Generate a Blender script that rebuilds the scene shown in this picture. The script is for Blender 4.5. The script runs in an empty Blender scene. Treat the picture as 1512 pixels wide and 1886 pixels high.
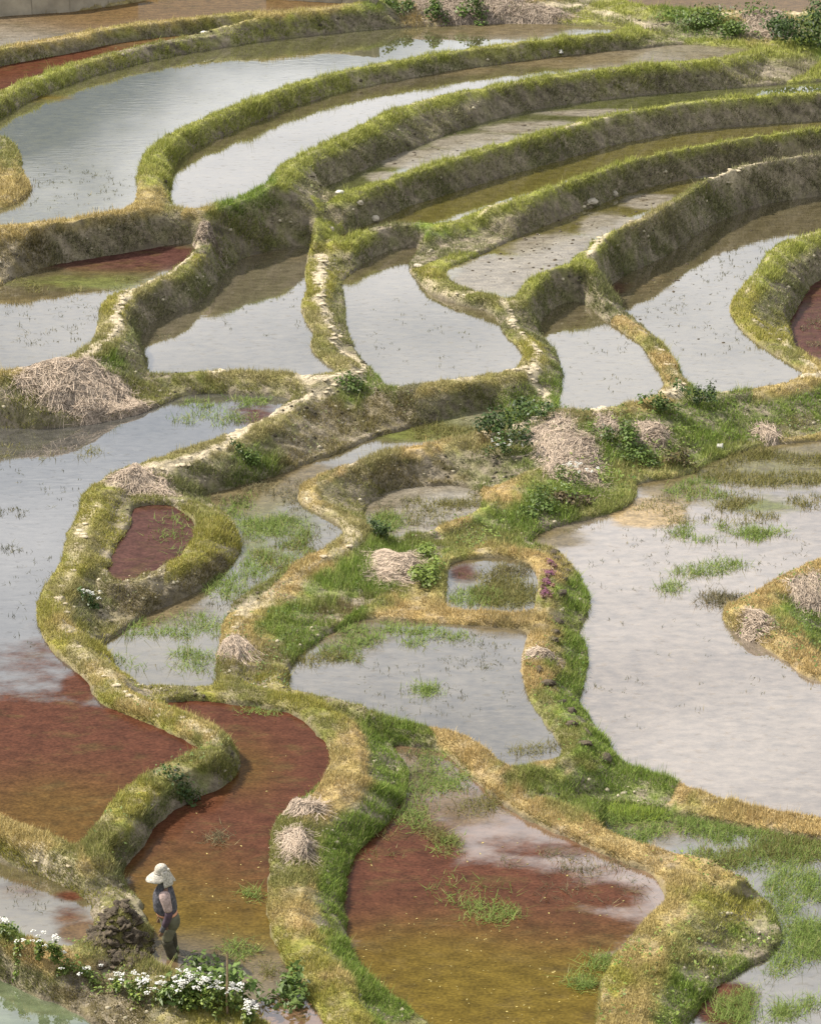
import bpy, math, random
import numpy as np
from mathutils import Vector

# ------------------------------------------------------------------ camera, sky, sun
sc = bpy.context.scene
CAM_H, PITCH, FPX = 20.0, math.radians(22.0), 4850.0     # FPX: focal length in photo pixels (1512 x 1886)
cam_d = bpy.data.cameras.new('camera'); cam = bpy.data.objects.new('camera', cam_d)
sc.collection.objects.link(cam)
cam.location = (0, 0, CAM_H); cam.rotation_euler = (math.radians(90) - PITCH, 0, 0)
cam_d.sensor_fit = 'VERTICAL'; cam_d.angle = 2 * math.atan(943 / FPX)
cam_d.clip_start = 0.5; cam_d.clip_end = 4000
sc.camera = cam

SUN_DIR = Vector((-0.62, 0.27, 0.74)).normalized()       # towards the sun: from the left, high
SUN_EL = math.asin(SUN_DIR.z)
world = bpy.data.worlds.new('World'); sc.world = world; world.use_nodes = True
wn = world.node_tree; wn.nodes.clear()
def N(t, kind, **kw):
    n = t.nodes.new(kind)
    for k, v in kw.items(): setattr(n, k, v)
    return n
def build_world():
    L = wn.links.new
    out = N(wn, 'ShaderNodeOutputWorld'); bg = N(wn, 'ShaderNodeBackground')
    sky = N(wn, 'ShaderNodeTexSky', sky_type='NISHITA', sun_disc=False)
    sky.sun_elevation = SUN_EL; sky.sun_rotation = math.atan2(SUN_DIR.x, SUN_DIR.y)
    sky.dust_density = 3.0
    dim = N(wn, 'ShaderNodeVectorMath', operation='SCALE'); dim.inputs['Scale'].default_value = 0.10
    L(sky.outputs[0], dim.inputs[0])
    tc = N(wn, 'ShaderNodeTexCoord')
    sep = N(wn, 'ShaderNodeSeparateXYZ'); L(tc.outputs['Generated'], sep.inputs[0])
    # clouds projected on a layer high above
    m = N(wn, 'ShaderNodeMapping'); m.inputs['Scale'].default_value = (3.0, 3.0, 9.0)
    L(tc.outputs['Generated'], m.inputs['Vector'])
    n1 = N(wn, 'ShaderNodeTexNoise'); n1.inputs['Scale'].default_value = 1.6; n1.inputs['Detail'].default_value = 7
    n1.inputs['Roughness'].default_value = 0.55
    L(m.outputs[0], n1.inputs['Vector'])
    # low blue-grey cloud bank with a ragged top at about 14 degrees, bright thin cloud above
    cx = N(wn, 'ShaderNodeClamp'); L(sep.outputs['X'], cx.inputs[0]); cx.inputs['Min'].default_value = -.15; cx.inputs['Max'].default_value = .15
    z1 = N(wn, 'ShaderNodeMath', operation='MULTIPLY_ADD'); L(cx.outputs[0], z1.inputs[0]); z1.inputs[1].default_value = .40; L(sep.outputs['Z'], z1.inputs[2])
    z2 = N(wn, 'ShaderNodeMath', operation='MULTIPLY_ADD'); L(n1.outputs['Fac'], z2.inputs[0])
    z2.inputs[1].default_value = 0.16; L(z1.outputs[0], z2.inputs[2])
    mr = N(wn, 'ShaderNodeMapRange', interpolation_type='SMOOTHSTEP'); L(z2.outputs[0], mr.inputs['Value'])
    mr.inputs['From Min'].default_value = 0.275; mr.inputs['From Max'].default_value = 0.312
    n2 = N(wn, 'ShaderNodeTexNoise'); n2.inputs['Scale'].default_value = 2.3; n2.inputs['Detail'].default_value = 5
    L(m.outputs[0], n2.inputs['Vector'])
    cr = N(wn, 'ShaderNodeValToRGB'); L(n2.outputs['Fac'], cr.inputs[0])
    cr.color_ramp.elements[0].position = 0.30; cr.color_ramp.elements[0].color = (0.55, 0.61, 0.69, 1)
    cr.color_ramp.elements[1].position = 0.62; cr.color_ramp.elements[1].color = (1.20, 1.19, 1.19, 1)
    low = N(wn, 'ShaderNodeMix', data_type='RGBA'); low.inputs[0].default_value = 0.85
    L(dim.outputs[0], low.inputs[6]); low.inputs[7].default_value = (0.17, 0.21, 0.25, 1)
    hi = N(wn, 'ShaderNodeMix', data_type='RGBA'); hi.inputs[0].default_value = 0.85
    L(dim.outputs[0], hi.inputs[6]); L(cr.outputs[0], hi.inputs[7])
    mx = N(wn, 'ShaderNodeMix', data_type='RGBA'); L(mr.outputs[0], mx.inputs[0])
    L(low.outputs[2], mx.inputs[6]); L(hi.outputs[2], mx.inputs[7])
    L(mx.outputs[2], bg.inputs['Color']); bg.inputs['Strength'].default_value = 0.74
    L(bg.outputs[0], out.inputs[0])
build_world()
sun_d = bpy.data.lights.new('sun', 'SUN'); sun = bpy.data.objects.new('sun', sun_d); sc.collection.objects.link(sun)
sun_d.energy = 5.0; sun_d.angle = math.radians(1.2); sun_d.color = (1.0, 0.93, 0.82)
sun.rotation_euler = SUN_DIR.to_track_quat('Z', 'Y').to_euler(); sun.location = (-30, 40, 60)
vs = sc.view_settings; vs.view_transform = 'Standard'; vs.look = 'None'; vs.exposure = 0.72; vs.gamma = 1.0
vs.use_curve_mapping = False

rng = np.random.default_rng(7); random.seed(7)
CP, SP = math.cos(PITCH), math.sin(PITCH)
def unproj(px, py, z):
    px = np.asarray(px, float); py = np.asarray(py, float); z = np.asarray(z, float)
    a = (px - 756) / FPX; b = (943 - py) / FPX
    dy = CP + b * SP; dz = -SP + b * CP
    t = (z - CAM_H) / dz
    return a * t, dy * t
def proj(x, y, z):
    d = y * CP - (z - CAM_H) * SP; v = y * SP + (z - CAM_H) * CP
    return 756 + FPX * x / d, 943 - FPX * v / d

# ------------------------------------------------------------------ noise in the ground plan
_lat = rng.random((256, 256))
def vnoise(x, y, s, o=0):
    x = x / s + 17.3 * o + 1000; y = y / s + 31.7 * o + 1000
    i = np.floor(x).astype(int); j = np.floor(y).astype(int); u = x - i; v = y - j
    u = u * u * (3 - 2 * u); v = v * v * (3 - 2 * v)
    g = lambda a, b: _lat[a & 255, b & 255]
    return (g(i, j) * (1 - u) + g(i + 1, j) * u) * (1 - v) + (g(i, j + 1) * (1 - u) + g(i + 1, j + 1) * u) * v - 0.5
def fbm(x, y, s, n=3, o=0):
    r = 0; a = 1
    for k in range(n):
        r = r + a * vnoise(x, y, s / 2 ** k, o + 5 * k); a *= 0.5
    return r
def sstep(a, b, x):
    t = np.clip((x - a) / (b - a), 0, 1); return t * t * (3 - 2 * t)

# ------------------------------------------------------------------ the ponds: outline in the photo, water level
# "f" = waterline seen, "n0.1" = seen edge is the crest of the bank in front, that much above the water
PONDS = {}
def pond(k, z, s, w=0.45, fall=0.7, steep=2.2):
    pts = []; dz = 0.0
    for tok in s.split():
        if tok[0] == 'f': dz = 0.0
        elif tok[0] == 'n': dz = float(tok[1:])
        else:
            a, b = tok.split(','); pts.append((float(a), float(b), dz))
    P = np.array(pts)
    x, y = unproj(P[:, 0], P[:, 1], z + P[:, 2])
    rim = np.maximum(P[:, 2], 0.09)
    Q = np.stack([x, y, rim], 1)
    for _ in range(2):                                   # corner cutting
        R = np.roll(Q, -1, 0)
        Q = np.stack([Q * .75 + R * .25, Q * .25 + R * .75], 1).reshape(-1, 3)
    PONDS[k] = dict(z=z, poly=Q, w=w, fall=fall, steep=steep)

pond('1', 2.70, 'f -160,48 0,28 120,24 200,12 250,5 310,-8 420,-25 600,-30 690,-12 700,2 n.08 650,6 600,12 500,22 400,32 300,42 200,52 150,62 100,70 0,88 -160,118')
pond('2', 2.35, 'f -160,160 0,122 60,111 150,94 200,81 260,72 350,62 430,54 480,50 n.1 440,54 400,60 330,69 260,82 200,98 150,111 100,126 50,142 0,167 -60,205 -160,270')
pond('3', 2.05, 'f -40,240 0,217 50,187 100,166 150,146 200,131 300,106 400,89 500,73 600,62 700,54 756,50 850,46 931,42 1000,43 1106,47 1168,53 n.2 1106,62 1056,63 966,76 841,93 756,107 700,118 600,141 500,167 450,188 375,216 310,247 268,276 251,305 n.1 253,350 247,377 200,393 125,403 25,412 0,413 -160,420 f -160,400 0,388 30,375 55,356 58,345 43,320 40,290 25,265 0,252')
pond('4', 1.75, 'f 315,382 313,345 316,310 330,290 375,265 450,232 550,192 650,162 756,143 881,122 1006,107 1106,95 1181,90 1246,81 1300,84 1356,89 1411,93 n.36 1306,106 1181,115 1056,128 956,146 856,163 781,178 735,193 700,206 650,233 575,268 525,290 500,312 487,333 n.2 450,358 400,376 350,384', fall=.8)
pond('5', 1.30, 'f 589,348 625,334 675,308 756,274 856,235 956,206 1056,190 1181,175 1306,165 1406,159 1512,150 1680,135 n.2 1680,155 1512,170 1406,175 1306,183 1256,193 1181,203 1056,226 956,253 856,279 756,315 700,332 650,346 622,356')
pond('6', 0.70, 'f 614,437 640,428 665,418 700,405 723,397 756,378 831,355 931,325 1031,295 1131,265 1256,242 1356,232 1512,222 1680,214 n.55 1680,230 1512,241 1381,256 1256,276 1131,303 1031,328 946,361 n.35 891,378 n.15 871,392 821,408 756,416 723,419 700,426 667,432 640,442')
pond('7', 0.45, 'f 811,502 856,482 906,460 931,447 1031,402 1106,378 1131,362 1206,340 1306,319 1406,300 1512,287 1680,275 n.42 1680,288 1512,296 1406,306 1331,321 1256,347 1206,378 1171,403 1116,440 n.3 1060,462 1046,480 1036,496 981,513 n.12 956,531 951,546 926,548 881,541 841,526 818,508')
pond('8', -0.30, 'f 1108,528 1156,500 1206,482 1256,450 1306,415 1356,390 1400,375 1456,365 1512,357 1680,345 n.12 1680,385 1512,420 1456,438 1426,451 1402,470 1392,500 f 1371,525 1347,555 1342,575 1356,597 1381,622 1431,657 1476,684 1484,690 n.12 1456,701 1381,716 1306,722 1280,722 1274,708 1256,686 1246,666 1216,626 1181,591 1136,561', w=.4)
pond('9', -1.10, 'f 1680,430 1512,510 1481,540 1457,580 1452,604 n.85 1471,621 1512,646 1680,740')
pond('10', -0.10, 'f 988,612 997,585 1021,562 1056,553 1076,560 1106,586 1146,611 1181,636 1201,666 1216,696 1227,711 n.12 1196,731 1131,746 1066,753 1023,754 f 1027,735 1036,705 1034,680 1022,650 1006,628', w=.35)
pond('11', 0.30, 'f 628,530 630,516 656,494 689,471 723,457 770,452 776,462 755,480 752,497 766,515 786,536 816,551 856,563 911,576 916,600 931,621 956,641 964,656 n.1 951,676 931,681 856,693 796,703 756,708 712,711 f 700,700 660,660 646,630 633,600 636,555', w=.4)
pond('12', 0.55, 'f 256,618 281,590 325,573 370,556 391,530 415,500 440,476 500,461 535,453 574,453 566,480 563,510 565,535 556,560 558,585 574,608 580,620 572,635 576,650 600,670 626,683 n.1 590,691 525,683 450,679 400,680 325,686 275,688 f 268,680 273,664 265,645 256,630', w=.4)
pond('13', 1.20, 'f -160,600 0,527 40,506 100,488 175,475 250,462 325,448 360,447 n.1 357,461 325,488 310,503 250,526 215,538 191,551 179,575 179,600 171,626 140,648 100,666 50,676 0,681 -160,690')
pond('14', 0.35, 'f -160,790 0,788 75,791 150,783 225,771 300,746 340,726 425,725 500,730 540,732 n.12 525,741 475,773 400,806 325,828 250,853 225,858 165,891 142,916 148,940 f 121,975 117,1010 110,1050 76,1090 66,1120 70,1160 100,1200 140,1236 170,1261 176,1290 215,1311 275,1333 n.1 340,1352 371,1371 365,1391 300,1421 240,1451 200,1481 185,1506 150,1546 135,1568 75,1556 25,1533 0,1523 -160,1470', w=.45)
pond('15', 0.10, 'f -160,1520 0,1580 50,1600 100,1622 140,1645 162,1670 176,1700 168,1722 n.15 125,1745 50,1720 0,1695 -160,1640')
pond('16', 0.00, 'f 292,1293 350,1291 450,1298 530,1311 560,1326 590,1356 610,1390 607,1420 n.06 585,1456 550,1473 525,1496 506,1516 493,1560 500,1600 493,1645 493,1690 508,1735 530,1780 546,1810 575,1845 600,1886 640,1960 f 560,1960 500,1895 455,1862 400,1832 340,1804 300,1788 270,1764 282,1722 274,1690 260,1656 236,1631 221,1610 236,1585 266,1555 277,1525 310,1496 340,1476 391,1456 431,1433 441,1405 435,1380 401,1356 351,1326 310,1303', w=.5)
pond('17', -0.45, 'f 716,1370 756,1370 800,1378 831,1388 856,1422 906,1466 956,1501 1016,1531 1081,1561 1156,1591 1206,1611 1228,1640 n.12 1226,1657 1191,1682 1166,1716 1136,1751 1111,1786 1101,1826 1096,1886 1100,1990 f 860,1960 790,1886 750,1860 700,1826 656,1781 636,1741 640,1716 631,1671 638,1621 651,1571 700,1531 741,1486 751,1426 735,1390', w=.6, fall=.55)
pond('18', -0.80, 'f 1105,1480 1150,1487 1231,1499 1321,1516 1406,1531 1512,1546 1680,1565 1680,1990 1230,1990 1267,1886 1277,1870 1307,1840 1342,1800 1382,1780 1421,1760 1441,1725 1421,1680 1390,1640 n.42 1356,1602 1321,1577 1256,1566 1181,1546 1140,1526 1112,1506')
pond('19', 0.15, 'f 240,932 310,929 330,940 360,956 362,980 n.1 345,1006 320,1026 280,1048 240,1066 205,1067 f 205,1040 215,1010 235,980 242,960', w=.35)
pond('20', -0.20, 'f 362,915 425,900 500,880 565,855 625,835 690,806 756,790 806,775 856,761 906,751 931,756 n.1 921,781 856,801 756,821 700,826 640,851 590,871 552,891 546,915 f 575,940 625,965 635,980 610,1010 550,1040 475,1085 425,1120 410,1150 407,1185 395,1225 400,1250 n.28 390,1259 250,1257 f 221,1240 190,1200 185,1190 240,1150 280,1126 340,1101 400,1061 430,1036 446,1005 435,970 410,945 381,926', w=.35)
pond('21', -0.65, 'f 668,955 672,936 700,912 740,900 790,895 840,893 884,905 n.2 890,926 860,944 820,960 788,976 746,982 712,986 684,974', w=.3, steep=1.5)
pond('22', -0.45, 'f 821,1060 822,1038 857,1030 897,1026 936,1028 968,1034 988,1050 992,1077 988,1105 n.1 976,1124 897,1122 837,1118 817,1114', w=.3)
pond('23', -0.40, 'f 553,1205 571,1192 603,1170 635,1152 671,1138 718,1143 778,1149 857,1152 936,1157 975,1162 973,1175 961,1220 962,1250 977,1300 1006,1335 1036,1375 n.12 1030,1386 1009,1399 956,1409 932,1410 906,1381 866,1356 821,1341 756,1333 n.3 700,1302 650,1287 575,1267 530,1257 f 533,1225', w=.4, steep=1.6)
pond('24', -0.80, 'f 968,1001 996,981 1036,966 1110,950 1156,935 1171,910 1168,888 1256,880 1296,861 1321,846 1381,826 1456,816 1512,811 1680,795 1680,960 n.1 1512,1021 1456,1046 1396,1081 f 1336,1117 1326,1136 1341,1161 1381,1181 1431,1206 1471,1241 1512,1257 1680,1330 n.12 1680,1545 1512,1506 1406,1486 1331,1466 1256,1441 1206,1421 1146,1401 f 1131,1386 1106,1356 1076,1311 1068,1305 1066,1285 1077,1240 1082,1205 1062,1170 1077,1145 1084,1105 1077,1080 1052,1045 1027,1017', w=.45, fall=.5, steep=1.7)
pond('25', -0.20, 'f -160,1740 0,1802 40,1826 99,1845 139,1865 179,1886 300,1960 300,2060 -160,2060')
pond('26', 2.35, 'f 1090,-140 1700,-140 n.06 1700,24 1512,23 1330,21 1212,15 1140,4', fall=.35)
pond('27', 2.65, 'f 680,-140 1040,-140 n.06 1020,-12 900,-14 760,-8 720,-14', fall=.6)
pond('28', -1.6, 'f 1560,1130 1700,1080 1700,1290 1600,1230')
PK = list(PONDS)

# ------------------------------------------------------------------ ground plan grid, finer near the viewer
U0, U1, DU = -0.212, 0.212, 0.00085
Y0, Y1, DV = 28.6, 106.0, 0.00062
nu = int((U1 - U0) / DU) // 4 * 4 + 1; nv = int(math.log(Y1 / Y0) / DV) // 4 * 4 + 1
uu = U0 + DU * np.arange(nu); yy = Y0 * np.exp(DV * np.arange(nv))
GY, GU = np.meshgrid(yy, uu, indexing='ij'); GX = GU * GY
def seg_dist(px, py, poly):
    n = len(poly); best = np.full(px.shape, 1e9); rim = np.zeros(px.shape); inside = np.zeros(px.shape, bool)
    for i in range(n):
        ax, ay, ar = poly[i]; bx, by, br = poly[(i + 1) % n]
        dx, dy = bx - ax, by - ay; l2 = dx * dx + dy * dy + 1e-12
        t = np.clip(((px - ax) * dx + (py - ay) * dy) / l2, 0, 1)
        d = (px - ax - t * dx) ** 2 + (py - ay - t * dy) ** 2
        m = d < best; best = np.where(m, d, best); rim = np.where(m, ar + t * (br - ar), rim)
        if ay != by:
            c = ((ay > py) != (by > py)) & (px < (bx - ax) * (py - ay) / (by - ay) + ax)
            inside ^= c
    d = np.sqrt(best); return np.where(inside, -d, d), rim
ST = 4
CX, CY = GX[::ST, ::ST], GY[::ST, ::ST]
def upsample(c):
    a = np.repeat(c, 1, 0)
    r = np.arange(nv) / ST; i = np.minimum(r.astype(int), c.shape[0] - 2); f = (r - i)[:, None]
    a = c[i] * (1 - f) + c[i + 1] * f
    r = np.arange(nu) / ST; i = np.minimum(r.astype(int), c.shape[1] - 2); f = (r - i)[None]
    return a[:, i] * (1 - f) + a[:, i + 1] * f
FAR = 6.0
D = np.full((len(PK), nv, nu), FAR, np.float32); RIM = np.zeros((len(PK), nv, nu), np.float32)
for k, key in enumerate(PK):
    p = PONDS[key]['poly']
    m = (CX > p[:, 0].min() - FAR) & (CX < p[:, 0].max() + FAR) & (CY > p[:, 1].min() - FAR) & (CY < p[:, 1].max() + FAR)
    d = np.full(CX.shape, FAR); r = np.full(CX.shape, .1)
    if m.any():
        d[m], r[m] = seg_dist(CX[m], CY[m], p)
    D[k] = upsample(np.clip(d, -3, FAR)); RIM[k] = upsample(r)
wob = 0.11 * fbm(GX, GY, 1.1, 3, 1) + 0.085 * fbm(GX, GY, 0.24, 3, 2)
ZK = np.array([PONDS[k]['z'] for k in PK])
def nearest3():
    o = np.argpartition(D, 2, axis=0)[:3]; d = np.take_along_axis(D, o, 0); s_ = np.argsort(d, 0)
    return np.take_along_axis(o, s_, 0), np.take_along_axis(d, s_, 0)
MINW = 0.6
for (a, b) in ((0, 1), (0, 2), (0, 1)):                  # every bank keeps a least width
    o, d = nearest3(); gap = d[a] + d[b]
    s_ = np.clip(MINW - gap, 0, 3) * (d[b] < 1.5)
    za, zb = ZK[o[a]], ZK[o[b]]; fa = np.where(za > zb + .05, .85, np.where(zb > za + .05, .15, .5))
    np.put_along_axis(D, o[a][None], (d[a] + s_ * fa)[None].astype(np.float32), 0)
    np.put_along_axis(D, o[b][None], (d[b] + s_ * (1 - fa))[None].astype(np.float32), 0)
order, dd = nearest3()
IA, IB = order[0], order[1]; DMIN = dd[0]
Lh = np.full((nv, nu), 1e3); Uh = np.full((nv, nu), -1e3); num = np.zeros((nv, nu)); den = np.zeros((nv, nu))
for k, key in enumerate(PK):
    P = PONDS[key]; d = D[k] + wob * sstep(-0.3, .15, D[k]) ; z = P['z']
    m = D[k] < FAR - .01
    stp = np.full((nv, nu), P['steep'])
    for q in range(3):
        o = order[q]; crest = ZK[o] + np.take_along_axis(RIM, o[None], 0)[0]; gap = np.maximum(D[k], 0) + np.maximum(dd[q], 0)
        sl = (crest - z) / np.maximum(gap - np.minimum(.4, .55 * gap), .08)
        stp = np.where((o != k) & (crest > z) & (dd[q] < 2.5), np.maximum(stp, np.minimum(sl, 9)), stp)
    Lk = z + np.where(d > 0, stp * d, np.maximum(d * 1.2, -0.25))
    Lh = np.where(m, np.minimum(Lh, Lk), Lh)
    Uk = z + RIM[k] - P['fall'] * np.maximum(0, d - P['w'])
    Uh = np.where(m, np.maximum(Uh, Uk), Uh)
    wgt = 1 / (np.maximum(D[k], 0) + .15) ** 2 * m; num += wgt * z; den += wgt
base = num / (den + 1e-9) + 0.05
top = np.maximum(Uh, base)
kk = 0.06
hh = np.clip(.5 + .5 * (top - Lh) / kk, 0, 1)
H = top * (1 - hh) + Lh * hh - kk * hh * (1 - hh)
# banks that stand higher than their ponds: (photo x, y, level, rise, radius along x and y in metres)
BUMPS = [(1070, 1415, -.4, .10, .6, .5), (-60, 335, 2.1, .55, 1.6, 1.5), (1010, 900, -.3, .15, .8, .8), (1380, 1130, -.5, .25, 1.2, .8), (1480, 1120, -.5, .1, 1, 1),
         (930, 20, 2.4, .2, 3, 1.5), (220, 1690, .3, .25, .35, .5), (240, 1730, .1, .12, .3, .3)]
land_w = sstep(0.0, 0.35, DMIN)
for (px, py, z, r, rx, ry) in BUMPS:
    bx, by = unproj(px, py, z)
    H = H + land_w * r * np.exp(-((GX - bx) / rx) ** 2 - ((GY - by) / ry) ** 2)
H = H + land_w * (0.05 * fbm(GX, GY, .5, 3, 3)) + sstep(0, .1, DMIN) * 0.035 * fbm(GX, GY, .12, 2, 4)
PXG, PYG = proj(GX, GY, H)

# ------------------------------------------------------------------ helpers
COL = sc.collection
def link(o, parent=None):
    COL.objects.link(o)
    if parent is not None: o.parent = parent
    return o
def tag(o, label=None, cat=None, group=None, kind=None):
    if label: o['label'] = label
    if cat: o['category'] = cat
    if group: o['group'] = group
    if kind: o['kind'] = kind
    return o
def mesh_np(name, V, F, mat=None, smooth=True, cols=None):
    """V (n,3), F (m,k) constant k; cols dict name -> (n,4)"""
    V = np.asarray(V, np.float32); F = np.asarray(F, np.int32); k = F.shape[1]
    me = bpy.data.meshes.new(name)
    me.vertices.add(len(V)); me.vertices.foreach_set('co', V.ravel())
    me.loops.add(F.size); me.loops.foreach_set('vertex_index', F.ravel())
    me.polygons.add(len(F)); me.polygons.foreach_set('loop_start', np.arange(0, F.size, k, dtype=np.int32))
    if smooth: me.polygons.foreach_set('use_smooth', np.ones(len(F), bool))
    for n, c in (cols or {}).items():
        a = me.attributes.new(n, 'FLOAT_COLOR', 'POINT'); c = np.asarray(c, np.float32)
        if c.shape[1] == 3: c = np.concatenate([c, np.ones((len(c), 1), np.float32)], 1)
        a.data.foreach_set('color', c.ravel())
    me.update(calc_edges=True); me.validate()
    if mat: me.materials.append(mat)
    return me
def mobj(name, V, F, mat=None, parent=None, smooth=True, cols=None):
    return link(bpy.data.objects.new(name, mesh_np(name, V, F, mat, smooth, cols)), parent)
def compact(F, *arrs):
    ids, inv = np.unique(F, return_inverse=True)
    return inv.reshape(F.shape), [a[ids] for a in arrs]

# ------------------------------------------------------------------ materials
def new_mat(name):
    m = bpy.data.materials.new(name); m.use_nodes = True; m.node_tree.nodes.clear(); return m, m.node_tree
def mat_attr(name, rough=.9, bump=0.0, bscale=30, var=.35, vscale=12, trans=0.0, spec=.2, attr='col'):
    m, t = new_mat(name); L = t.links.new
    out = N(t, 'ShaderNodeOutputMaterial'); b = N(t, 'ShaderNodeBsdfPrincipled')
    b.inputs['Roughness'].default_value = rough; b.inputs['Specular IOR Level'].default_value = spec
    a = N(t, 'ShaderNodeVertexColor', layer_name=attr)
    geo = N(t, 'ShaderNodeNewGeometry')
    if trans:   # blades and leaves stand in for a dense sward: soften their normals towards the sky
        nm = N(t, 'ShaderNodeVectorMath', operation='MULTIPLY_ADD'); L(geo.outputs['Normal'], nm.inputs[0]); nm.inputs[1].default_value = (.55, .55, .55); nm.inputs[2].default_value = (0, 0, .75)
        nn = N(t, 'ShaderNodeVectorMath', operation='NORMALIZE'); L(nm.outputs[0], nn.inputs[0]); L(nn.outputs[0], b.inputs['Normal'])
    col = a.outputs[0]
    if var:
        n = N(t, 'ShaderNodeTexNoise'); n.inputs['Scale'].default_value = vscale; n.inputs['Detail'].default_value = 6
        n.inputs['Roughness'].default_value = .65
        L(geo.outputs['Position'], n.inputs['Vector'])
        mr = N(t, 'ShaderNodeMapRange'); mr.inputs['From Min'].default_value = .25; mr.inputs['From Max'].default_value = .75
        mr.inputs['To Min'].default_value = 1 - var; mr.inputs['To Max'].default_value = 1 + var
        L(n.outputs['Fac'], mr.inputs['Value'])
        sc_ = N(t, 'ShaderNodeVectorMath', operation='SCALE'); L(col, sc_.inputs[0]); L(mr.outputs[0], sc_.inputs['Scale'])
        col = sc_.outputs[0]
    L(col, b.inputs['Base Color'])
    if bump:
        n = N(t, 'ShaderNodeTexNoise'); n.inputs['Scale'].default_value = bscale; n.inputs['Detail'].default_value = 5
        L(geo.outputs['Position'], n.inputs['Vector'])
        bp = N(t, 'ShaderNodeBump'); bp.inputs['Strength'].default_value = bump; bp.inputs['Distance'].default_value = .05
        L(n.outputs['Fac'], bp.inputs['Height']); L(bp.outputs[0], b.inputs['Normal'])
    sh = b.outputs[0]
    if trans:
        tr = N(t, 'ShaderNodeBsdfTranslucent'); L(col, tr.inputs[0])
        mx = N(t, 'ShaderNodeMixShader'); mx.inputs[0].default_value = trans
        L(sh, mx.inputs[1]); L(tr.outputs[0], mx.inputs[2]); sh = mx.outputs[0]
    L(sh, out.inputs[0]); return m
def mat_plain(name, c, rough=.8, var=.25, vscale=8, bump=.3, bscale=40, spec=.25, c2=None, trans=0):
    m, t = new_mat(name); L = t.links.new
    out = N(t, 'ShaderNodeOutputMaterial'); b = N(t, 'ShaderNodeBsdfPrincipled')
    b.inputs['Roughness'].default_value = rough; b.inputs['Specular IOR Level'].default_value = spec
    tc = N(t, 'ShaderNodeTexCoord'); oi = N(t, 'ShaderNodeObjectInfo')
    vm = N(t, 'ShaderNodeVectorMath', operation='ADD'); L(tc.outputs['Object'], vm.inputs[0]); L(oi.outputs['Random'], vm.inputs[1])
    n = N(t, 'ShaderNodeTexNoise'); n.inputs['Scale'].default_value = vscale; n.inputs['Detail'].default_value = 6
    L(vm.outputs[0], n.inputs['Vector'])
    cr = N(t, 'ShaderNodeValToRGB'); L(n.outputs['Fac'], cr.inputs[0])
    c2 = c2 or tuple(v * (1 + var) for v in c); c1 = tuple(v * (1 - var) for v in c)
    cr.color_ramp.elements[0].position = .3; cr.color_ramp.elements[0].color = (*c1, 1)
    cr.color_ramp.elements[1].position = .7; cr.color_ramp.elements[1].color = (*c2, 1)
    L(cr.outputs[0], b.inputs['Base Color'])
    if bump:
        n2 = N(t, 'ShaderNodeTexNoise'); n2.inputs['Scale'].default_value = bscale; n2.inputs['Detail'].default_value = 4
        L(tc.outputs['Object'], n2.inputs['Vector'])
        bp = N(t, 'ShaderNodeBump'); bp.inputs['Strength'].default_value = bump; bp.inputs['Distance'].default_value = .03
        L(n2.outputs['Fac'], bp.inputs['Height']); L(bp.outputs[0], b.inputs['Normal'])
    sh = b.outputs[0]
    if trans:
        tr = N(t, 'ShaderNodeBsdfTranslucent'); L(cr.outputs[0], tr.inputs[0])
        mx = N(t, 'ShaderNodeMixShader'); mx.inputs[0].default_value = trans
        L(sh, mx.inputs[1]); L(tr.outputs[0], mx.inputs[2]); sh = mx.outputs[0]
    L(sh, out.inputs[0]); return m
M_soil = mat_attr('bank_soil', .95, .7, 22, .4, 9)
M_grass = mat_attr('grass_blades', .7, 0, 0, 0, 0, .3, .25)
M_straw = mat_attr('straw', .75, 0, 0, 0, 0, .15, .3)
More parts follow.
